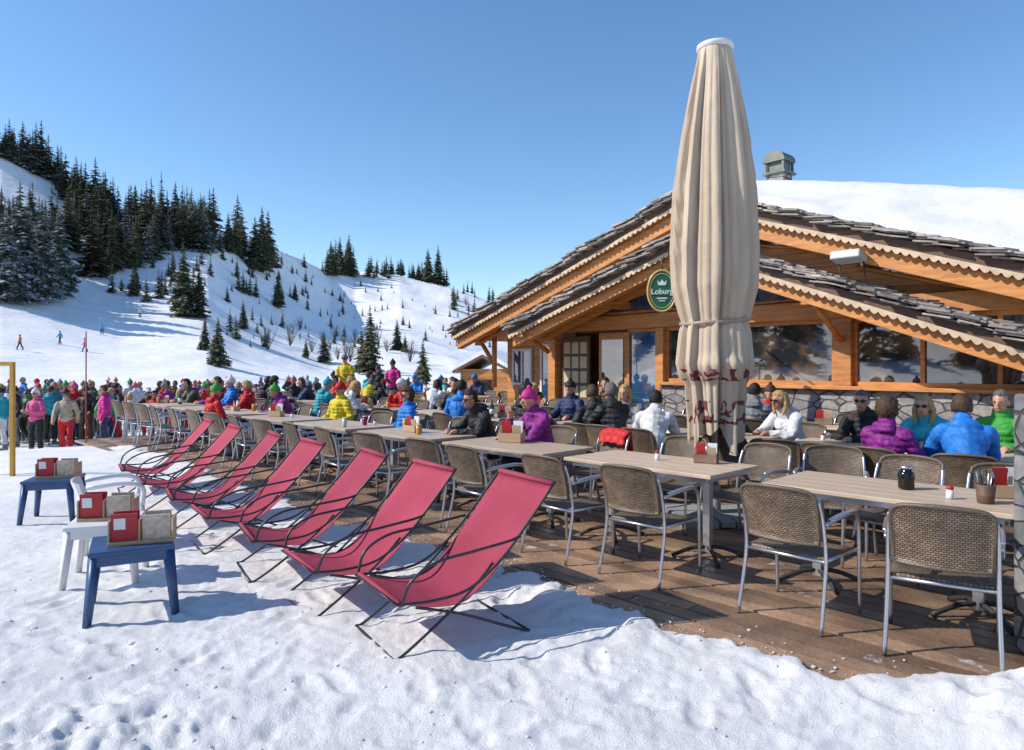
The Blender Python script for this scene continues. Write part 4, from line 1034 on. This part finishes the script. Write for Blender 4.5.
for (px, d, j, k, h, hc) in [(200,5.85,'olive','seat_fwd','short','dark'),(165,5.85,'purple','seat_up','short','hbrown'),(318,7.0,'teal','seat_chin','beanie','teal'),(275,7.0,'black','seat_up','curly','dark'),
   (255,8.4,'navy','seat_fwd','short','hbrown'),(350,8.4,'grey','seat_up','long','blond'),(380,9.3,'black','seat_up','short','dark'),(410,8.4,'red','seat_chin','helmet','white'),(430,9.3,'white','seat_fwd','long','hbrown'),
   (455,8.4,'black','seat_up','short','dark'),(225,8.4,'red','seat_up','short','dark'),(140,5.85,'blue','seat_up','beanie','white')]:
    seat(px, d, j, k, hair=h, hc=hc, drot=random.uniform(-.4,.4))
cols = ['black','black','navy','purple','red','white','grey','teal','blue','yellow','green','orange','olive','magenta','turq','brown','white','red']
def rh():
    h = random.choice(['short','short','curly','long','beanie','beanie','helmet']); return h, (random.choice(['dark','hbrown','blond','hgrey']) if h in ('short','curly','long') else random.choice(['black','white','red','grey','blue','pink','green','orange']))
for i_, (s_, d_, x, y, ro, co_) in enumerate(chairs):
    if i_ in taken or s_ < 7.5: continue
    if random.random() < (.36 if d_ > 6.5 else .12):
        h, hc = rh(); taken.add(i_); person(random.choice(['seat_up','seat_fwd','seat_back','seat_lap','seat_chin']), x-math.sin(ro)*.02, y+math.cos(ro)*.02, -.03, ro+random.uniform(-.5,.5), random.choice(cols), random.choice(['black','navy','grey']), h, hc, random.choice([None,'sun']), None, 'people seated on the terrace', random.uniform(.92,1.02))
def stand(px, Y, kind, rot, jac, pants='black', hair='helmet', hc='black', extra='gog', sc=1.0, grp='skiers gathered on the snow'):
    x = (px-512)*Y/F; s_ = x*UX+Y*UY; d_ = x*VX+Y*VY
    z = 0 if (d_ > 4.1 and s_ < float(send(d_)) and d_ < 17.3) else gz(x, Y)
    return person(kind, x, Y, z, R_(rot), jac, pants, hair, hc, extra, None, grp, sc)
stand(36, 18.3, 'stand_hold', 170, 'pink', 'black', 'beanie', 'white')
stand(66, 18.3, 'walk', 200, 'beige', 'red', 'helmet', 'black')
stand(104, 16.6, 'stand', 120, 'magenta', 'navy', 'short', 'hbrown', 'sun', .95)
stand(14, 20, 'stand', 150, 'black', 'grey'); stand(50, 20.5, 'stand', 250, 'teal', 'black'); stand(86, 20.5, 'stand_hips', 180, 'black', 'brown')
stand(1, 19, 'stand', 90, 'teal', 'white')
stand(229, 21, 'stand_hips', 180, 'red', 'black', 'short', 'dark', 'sun', 1.0)
stand(345, 21.5, 'stand_hold', 170, 'yellow', 'black', 'helmet', 'grey', sc=1.1); stand(378, 23, 'stand', 200, 'black', 'black', sc=.9); stand(393, 21.5, 'stand_hold', 160, 'magenta', 'navy', 'beanie', 'black')
for _ in range(125):
    px = random.uniform(-20, 262); Y = random.triangular(19.5, 36, 21)
    x = (px-512)*Y/F
    if x*UX+Y*UY < 17.4 and x*VX+Y*VY > 3: continue
    h, hc = rh()
    stand(px, Y, random.choice(['stand','stand_hips','stand_hold','walk']), random.uniform(0, 360), random.choice(cols), random.choice(['black','black','navy','grey','white','red','brown']), h, hc, random.choice(['gog','sun']), random.uniform(.84,1.06))
for _ in range(44):
    px = random.uniform(245, 490); Y = random.uniform(27, 44); h, hc = rh()
    stand(px, Y, random.choice(['stand','stand_hips','stand_hold','walk']), random.uniform(0, 360), random.choice(cols), random.choice(['black','black','navy','grey','red']), h, hc, random.choice(['gog','sun']), random.uniform(.88,1.05))
for (px, py) in [(102,335),(85,352),(140,318),(205,330),(300,340),(262,345),(60,345),(380,330),(332,318),(430,330),(450,345),(20,350)]:
    X, Y, Z = on_hill(px, py)
    person('walk', X, Y, Z, random.uniform(0, 6), random.choice(cols), 'black', 'helmet', 'black', 'gog', None, 'skiers on the slope', 1.0)

cj = min([c for k_, c in enumerate(chairs) if k_ not in taken and 5.5 < c[1] < 6.2], key=lambda c: abs(c[2]/c[3]*F+512-605)); x, y, ro = cj[2], cj[3], cj[4]
q = MB(); vs = []; fs = []; n1, n2 = 16, 22
for a_ in range(n1+1):
    u = (a_/n1-.5)*2
    for b_ in range(n2+1):
        w_ = b_/n2; 
        if w_ < .5: yy = -.30-.07-.03*math.sin(u*7+w_*4)*(.5-w_)*2; z_ = .46+.42*w_*2
        else: yy = -.29+.10*(w_-.5); z_ = .875-.3*(w_-.5)
        if .42 < w_ < .58: z_ = .875+.012*math.cos((w_-.5)*20); yy = -.375+(w_-.42)/.16*.07
        vs.append((u*(.22-.03*(abs(w_-.5)))+.012*math.sin(w_*19), yy-.012*math.sin(u*11), z_-(0 if w_ > .1 else .04*math.sin(u*9))-.02*u*u))
for a_ in range(n1):
    for b_ in range(n2):
        k = a_*(n2+1)+b_; fs.append((k, k+n2+1, k+n2+2, k+1))
q.add(vs, fs, 0, True); jk = q.obj('draped_jacket', cloth('red'), None, 0, (x, y, 0), ro); jk.modifiers.new('s','SOLIDIFY').thickness = .015
tag(jk, 'red ski jacket draped over the back of a wicker chair', 'jacket')

# ------------------------------------------------------------------ posts, poles, hut, banner
fx, fy = -7.24, 9.9; q = MB(); z0 = gz(fx, fy); q.box((0,0,.78), (.055,.055,1.75)); q.box((-.8,0,1.63), (1.6,.04,.06)); q.box((-1.6,0,.78),(.055,.055,1.6))
o = q.obj('timber_gateway', YEL, None, .006, (fx, fy, z0), 0); tag(o, 'yellow wooden post gateway standing in the snow', 'gateway')
rx_, ry_ = (86-512)*14/F, 14; q = MB(); q.tube([(0,0,-.1),(0,0,2.35)], .013, 6); o = q.obj('piste_pole', mat('red_pole', (.5,.05,.03)), None, 0, (rx_, ry_, gz(rx_, ry_))); tag(o, 'thin red marker pole standing in the snow', 'pole')
hx, hy = (493-512)*34/F, 34; hz = gz(hx, hy)
ht = empty('wooden_hut', (hx, hy, hz), -.4, 'small wooden hut with a snow covered roof', 'hut')
q = MB(); q.box((0,0,1.1), (2.6,2,2.2)); q.obj('wall', ORANGEP, ht); q = MB(); q.prism([(-1.6,2.0),(0,2.75),(1.6,2.0),(1.6,2.12),(0,2.9),(-1.6,2.12)], -1.3, 1.3); q.obj('roof', BROWN, ht)
q = MB(); q.prism([(-1.55,2.13),(0,2.91),(1.55,2.13),(1.5,2.35),(0,3.12),(-1.5,2.35)], -1.25, 1.25); q.obj('roof_snow', SNOW, ht); q = MB(); q.box((0,-1.01,1.2),(.9,.04,1.0)); q.obj('window', GLASS, ht)
for (px, Y, w_) in [(452,27,1.2),(466,28,1.0),(438,30,1.4)]:
    bxx = (px-512)*Y/F; bf = empty('banner_fence', (bxx, Y, gz(bxx, Y)), random.uniform(-.3,.3), 'red fabric safety banner stretched between two poles', 'banner')
    q = MB(); q.box((0,0,1.0), (w_,.04,.8)); q.obj('banner', cloth('red'), bf)
    for sx in (-1,1): q = MB(); q.tube([(sx*w_/2,0,0),(sx*w_/2,0,1.5)],.03,6); q.obj('pole', BLACKM, bf)

# ------------------------------------------------------------------ trees
def conifer(h, seed, whorls, per, steps, R=None):
    rd = random.Random(seed); R = R or h*.19; a = MB(); t_ = MB()
    t_.tube([(0,0,-.5),(.02*h*.1,0,h*.5),(0,0,h*.97)], [h*.018+.05,h*.011,.01], 6)
    for w in range(whorls):
        f = (w+rd.random()*.5)/whorls; z = h*(.07+.92*f)
        Lw = R*((1-f)**.85)*1.02+h*.008
        for b in range(max(4, int(per*(1-.4*f)))):
            an = rd.random()*6.283; L_ = Lw*rd.uniform(.6,1.15); ca, sa = math.cos(an), math.sin(an)
            dr = rd.uniform(.12,.42); zz0 = z+rd.uniform(-.3,.3)*h/whorls
            vs = []; fs = []
            for k in range(steps):
                t0 = (k+.2)/steps; t1 = min(1.05, (k+1.5)/steps)
                r0 = L_*t0; r1 = L_*t1; z0_ = zz0-dr*L_*t0**1.4+.02*L_; z1_ = zz0-dr*L_*t1**1.4-rd.uniform(0,.10)*L_
                wd = L_*(.42*(1-t0)+.14)*rd.uniform(.7,1.25)
                for sg_ in (-1,1):
                    o_ = len(vs)
                    vs += [(ca*r0, sa*r0, z0_), (ca*(r0*.4+r1*.6)-sa*sg_*wd, sa*(r0*.4+r1*.6)+ca*sg_*wd, z1_-.18*wd-rd.uniform(0,.15)*wd), (ca*r1, sa*r1, z1_)]
                    fs.append((o_, o_+1, o_+2) if sg_ < 0 else (o_, o_+2, o_+1))
            a.add(vs, fs, 1)
    a.tube([(0,0,h*.9),(0,0,h*1.01)], [.05+h*.004,.01], 4, 1)
    return t_, a
lowT = []
for k in range(6):
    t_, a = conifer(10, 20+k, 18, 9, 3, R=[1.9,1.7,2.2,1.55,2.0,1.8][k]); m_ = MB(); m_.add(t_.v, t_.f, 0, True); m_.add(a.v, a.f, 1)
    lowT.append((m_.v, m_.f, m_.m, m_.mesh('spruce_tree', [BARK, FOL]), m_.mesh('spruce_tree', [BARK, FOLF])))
hiT = []
for k in range(3):
    t_, a = conifer(10, 60+k, 30, 13, 5, R=[2.2,1.9,2.4][k]); hiT.append((t_.mesh('trunk', [BARK]), a.mesh('crown', [BARK, FOL]), a.mesh('crown', [BARK, FOLF])))
def big_tree(px, pb, pt, k=0, fr=False, lab='tall dark spruce tree standing in snow on the slope'):
    X, Y, Z = on_hill(px, pb); h = (pb-pt)*Y/F
    e_ = empty('spruce_tree', (X, Y, Z), random.uniform(0, 6), lab, 'tree', 'spruce trees on the slope'); e_.scale = (h/10,)*3
    for nm, m_ in (('trunk', hiT[k % 3][0]), ('crown', hiT[k % 3][2 if fr else 1])):
        o = bpy.data.objects.new(nm, m_); COL.objects.link(o); o.parent = e_
for k, (px, pb, pt, fr) in enumerate([(183,316,242,0),(199,318,262,0),(218,366,316,0),(205,350,318,0),(370,374,304,0),(362,372,330,0),(423,384,338,0),(278,308,268,0),(135,289,262,0),(397,350,318,0),(340,274,236,0),(331,275,240,0),(349,274,234,0),
      (262,272,206,0),(255,270,216,0),(268,268,210,0),(438,281,242,0),(428,280,246,0),(20,300,180,1),(42,300,198,1),(5,302,205,1),(60,296,205,1),(32,302,225,1),(324,362,330,0),(295,300,282,0),(243,330,300,0),(405,352,334,0),(306,358,338,0)]):
    big_tree(px, pb, pt, k, fr, 'tall frosted spruce tree standing in snow on the slope' if fr else 'tall dark spruce tree standing in snow on the slope')
def shrub(seed):
    rd = random.Random(seed); m_ = MB()
    for _ in range(26):
        a0 = rd.random()*6.28; ti = rd.uniform(.1,.6); L_ = rd.uniform(1.6,2.8); p = V3(0,0,0); dv = V3(math.cos(a0)*math.sin(ti), math.sin(a0)*math.sin(ti), math.cos(ti)); pts = [p]
        for k in range(4): dv = dv+V3(rd.uniform(-.25,.25), rd.uniform(-.25,.25), .1); dv /= np.linalg.norm(dv); p = p+dv*L_/4; pts.append(p)
        m_.tube(pts, [.035,.028,.02,.014,.006], 3)
        for k in (2,3):
            for _ in range(2): q_ = pts[k]; d2 = dv+V3(rd.uniform(-.8,.8), rd.uniform(-.8,.8), 0); m_.tube([q_, q_+d2*L_*.22], [.014,.004], 3)
    return m_.mesh('bare_shrub', mat('shrub_bark', (.16,.12,.09), (.1,.075,.055), rough=.9))
SH = [shrub(3), shrub(5)]
for (px, py) in [(338,360),(346,356),(330,350),(350,362),(312,352),(268,350),(410,362),(482,318),(474,312),(492,322),(290,346),(387,352),(335,340),(344,346),(322,344),(300,330),(355,340),(378,346),(466,306),(486,308)]:
    X, Y, Z = on_hill(px, py); o = bpy.data.objects.new('bare_shrub', random.choice(SH)); COL.objects.link(o); o.location = (X, Y, Z-.1); sc_ = random.uniform(.9,1.8); o.scale = (sc_, sc_, sc_*1.3); o.rotation_euler = (0,0,random.uniform(0,6))
    tag(o, 'leafless brown shrub poking out of the snowy slope', 'shrub', 'bare shrubs on the slope')
spots = []
def top_y(x): return float(np.interp(x, _px, _py))
def clump(px, py): return float(vn(np.array(px/17.), np.array(py/13.), 77))
tries = 0
while len(spots) < 440 and tries < 12000:
    tries += 1
    px = random.uniform(-60, 246); lo = np.interp(px, [-60,0,60,100,150,200,250], [300,285,285,278,264,255,256]); hi = top_y(px)+2
    if px > 205 and random.random() < .55: continue
    if px < 62: 
        if random.random() < .35: py = random.uniform(hi-1, hi+3); 
        else: py = random.uniform(240, lo)
    else:
        f_ = random.random(); py = hi+(lo-hi)*f_
        if f_ > .2 and clump(px, py) < .46: continue
        if f_ <= .2 and clump(px, py) < .18: continue
    spots.append((px, py, random.uniform(6.5, 13.5) if random.random() < .85 else random.uniform(13, 17)))
for _ in range(40): spots.append((random.uniform(366, 448), random.uniform(270, 279), random.uniform(6, 12)))
for _ in range(12): spots.append((random.uniform(322, 356), random.uniform(270, 277), random.uniform(12, 19)))
for _ in range(110):
    px = random.uniform(225, 500); py = random.uniform(top_y(px)+12, 348); spots.append((px, py, random.uniform(1.2, 5.0)))
for _ in range(50): spots.append((random.uniform(110, 330), random.uniform(258, 302), random.uniform(2.5, 7.5)))
for _ in range(20): spots.append((random.uniform(450, 520), random.uniform(290, 312), random.uniform(5, 9)))
inst = []
for (px, py, h) in spots:
    X, Y, Z = on_hill(px, py); inst.append((h*F/Y, X, Y, Z, h, px))
inst.sort(key=lambda t: -t[0])
for _ in range(150):  # unseen trees beside and behind the camera, added for the window reflections
    a_ = R_(random.uniform(-155, -85)); D_ = random.uniform(90, 230); X, Y = D_*math.sin(a_), D_*math.cos(a_); inst.append((0, X, Y, gz(X, Y), random.uniform(11, 19), 500))
forest = MB()
for n_, (_, X, Y, Z, h, px) in enumerate(inst):
    T_ = random.choice(lowT); ro = random.uniform(0, 6.28); sw = random.uniform(.85,1.3)
    if n_ < 270:
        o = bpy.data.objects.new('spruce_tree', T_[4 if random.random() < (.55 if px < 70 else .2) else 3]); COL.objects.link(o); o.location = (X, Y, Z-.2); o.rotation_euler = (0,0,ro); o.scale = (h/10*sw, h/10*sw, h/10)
        tag(o, 'dark spruce tree among the woods on the snowy slope', 'tree', 'spruce trees on the slope')
    else:
        v = np.array(T_[0])*[h/10*sw, h/10*sw, h/10]; c_, s_ = math.cos(ro), math.sin(ro)
        v = np.stack([v[:,0]*c_-v[:,1]*s_+X, v[:,0]*s_+v[:,1]*c_+Y, v[:,2]+Z-.2], 1); o0 = len(forest.v)
        forest.v.extend(map(tuple, v.tolist())); forest.f.extend([tuple(i_+o0 for i_ in f) for f in T_[1]]); forest.m.extend(T_[2]); forest.sm.extend([False]*len(T_[1]))
o = forest.obj('spruce_wood', [BARK, FOL]); o['kind'] = 'stuff'; o['label'] = 'dense dark spruce wood on the snowy mountainside'

# ------------------------------------------------------------------ light, sky, camera
sun_dir = Vector((-.985,-.10,0)).normalized()*math.cos(R_(38)); sun_dir.z = math.sin(R_(38))
sl = bpy.data.lights.new('sun', 'SUN'); sl.energy = 5.0; sl.angle = R_(.5); sl.color = (1,.94,.86)
so = bpy.data.objects.new('sun', sl); COL.objects.link(so); so.rotation_euler = sun_dir.to_track_quat('Z', 'Y').to_euler()
wd = bpy.data.worlds.new('World'); scene.world = wd; wd.use_nodes = True; nt = wd.node_tree
sk = nt.nodes.new('ShaderNodeTexSky'); sk.sky_type = 'NISHITA'; sk.sun_disc = False; sk.sun_elevation = R_(38); sk.sun_rotation = math.atan2(sun_dir.x, sun_dir.y)
sk.altitude = 800; sk.air_density = 1.05; sk.dust_density = .3; sk.ozone_density = 2.7
hs = nt.nodes.new('ShaderNodeHueSaturation'); hs.inputs['Saturation'].default_value = 1.13; hs.inputs['Value'].default_value = 1.3
nt.links.new(sk.outputs[0], hs.inputs['Color']); nt.links.new(hs.outputs[0], nt.nodes['Background'].inputs[0]); nt.nodes['Background'].inputs[1].default_value = .15
cam = bpy.data.cameras.new('camera'); co = bpy.data.objects.new('camera', cam); COL.objects.link(co)
co.location = (0,0,CH); co.rotation_euler = (math.pi/2,0,0); cam.sensor_width = 36; cam.lens = 36*F/1024; cam.shift_y = -(375-HY)/1024; cam.clip_end = 6000; cam.clip_start = .05
scene.camera = co
scene.view_settings.view_transform = 'Standard'; scene.view_settings.look = 'None'; scene.view_settings.exposure = 0
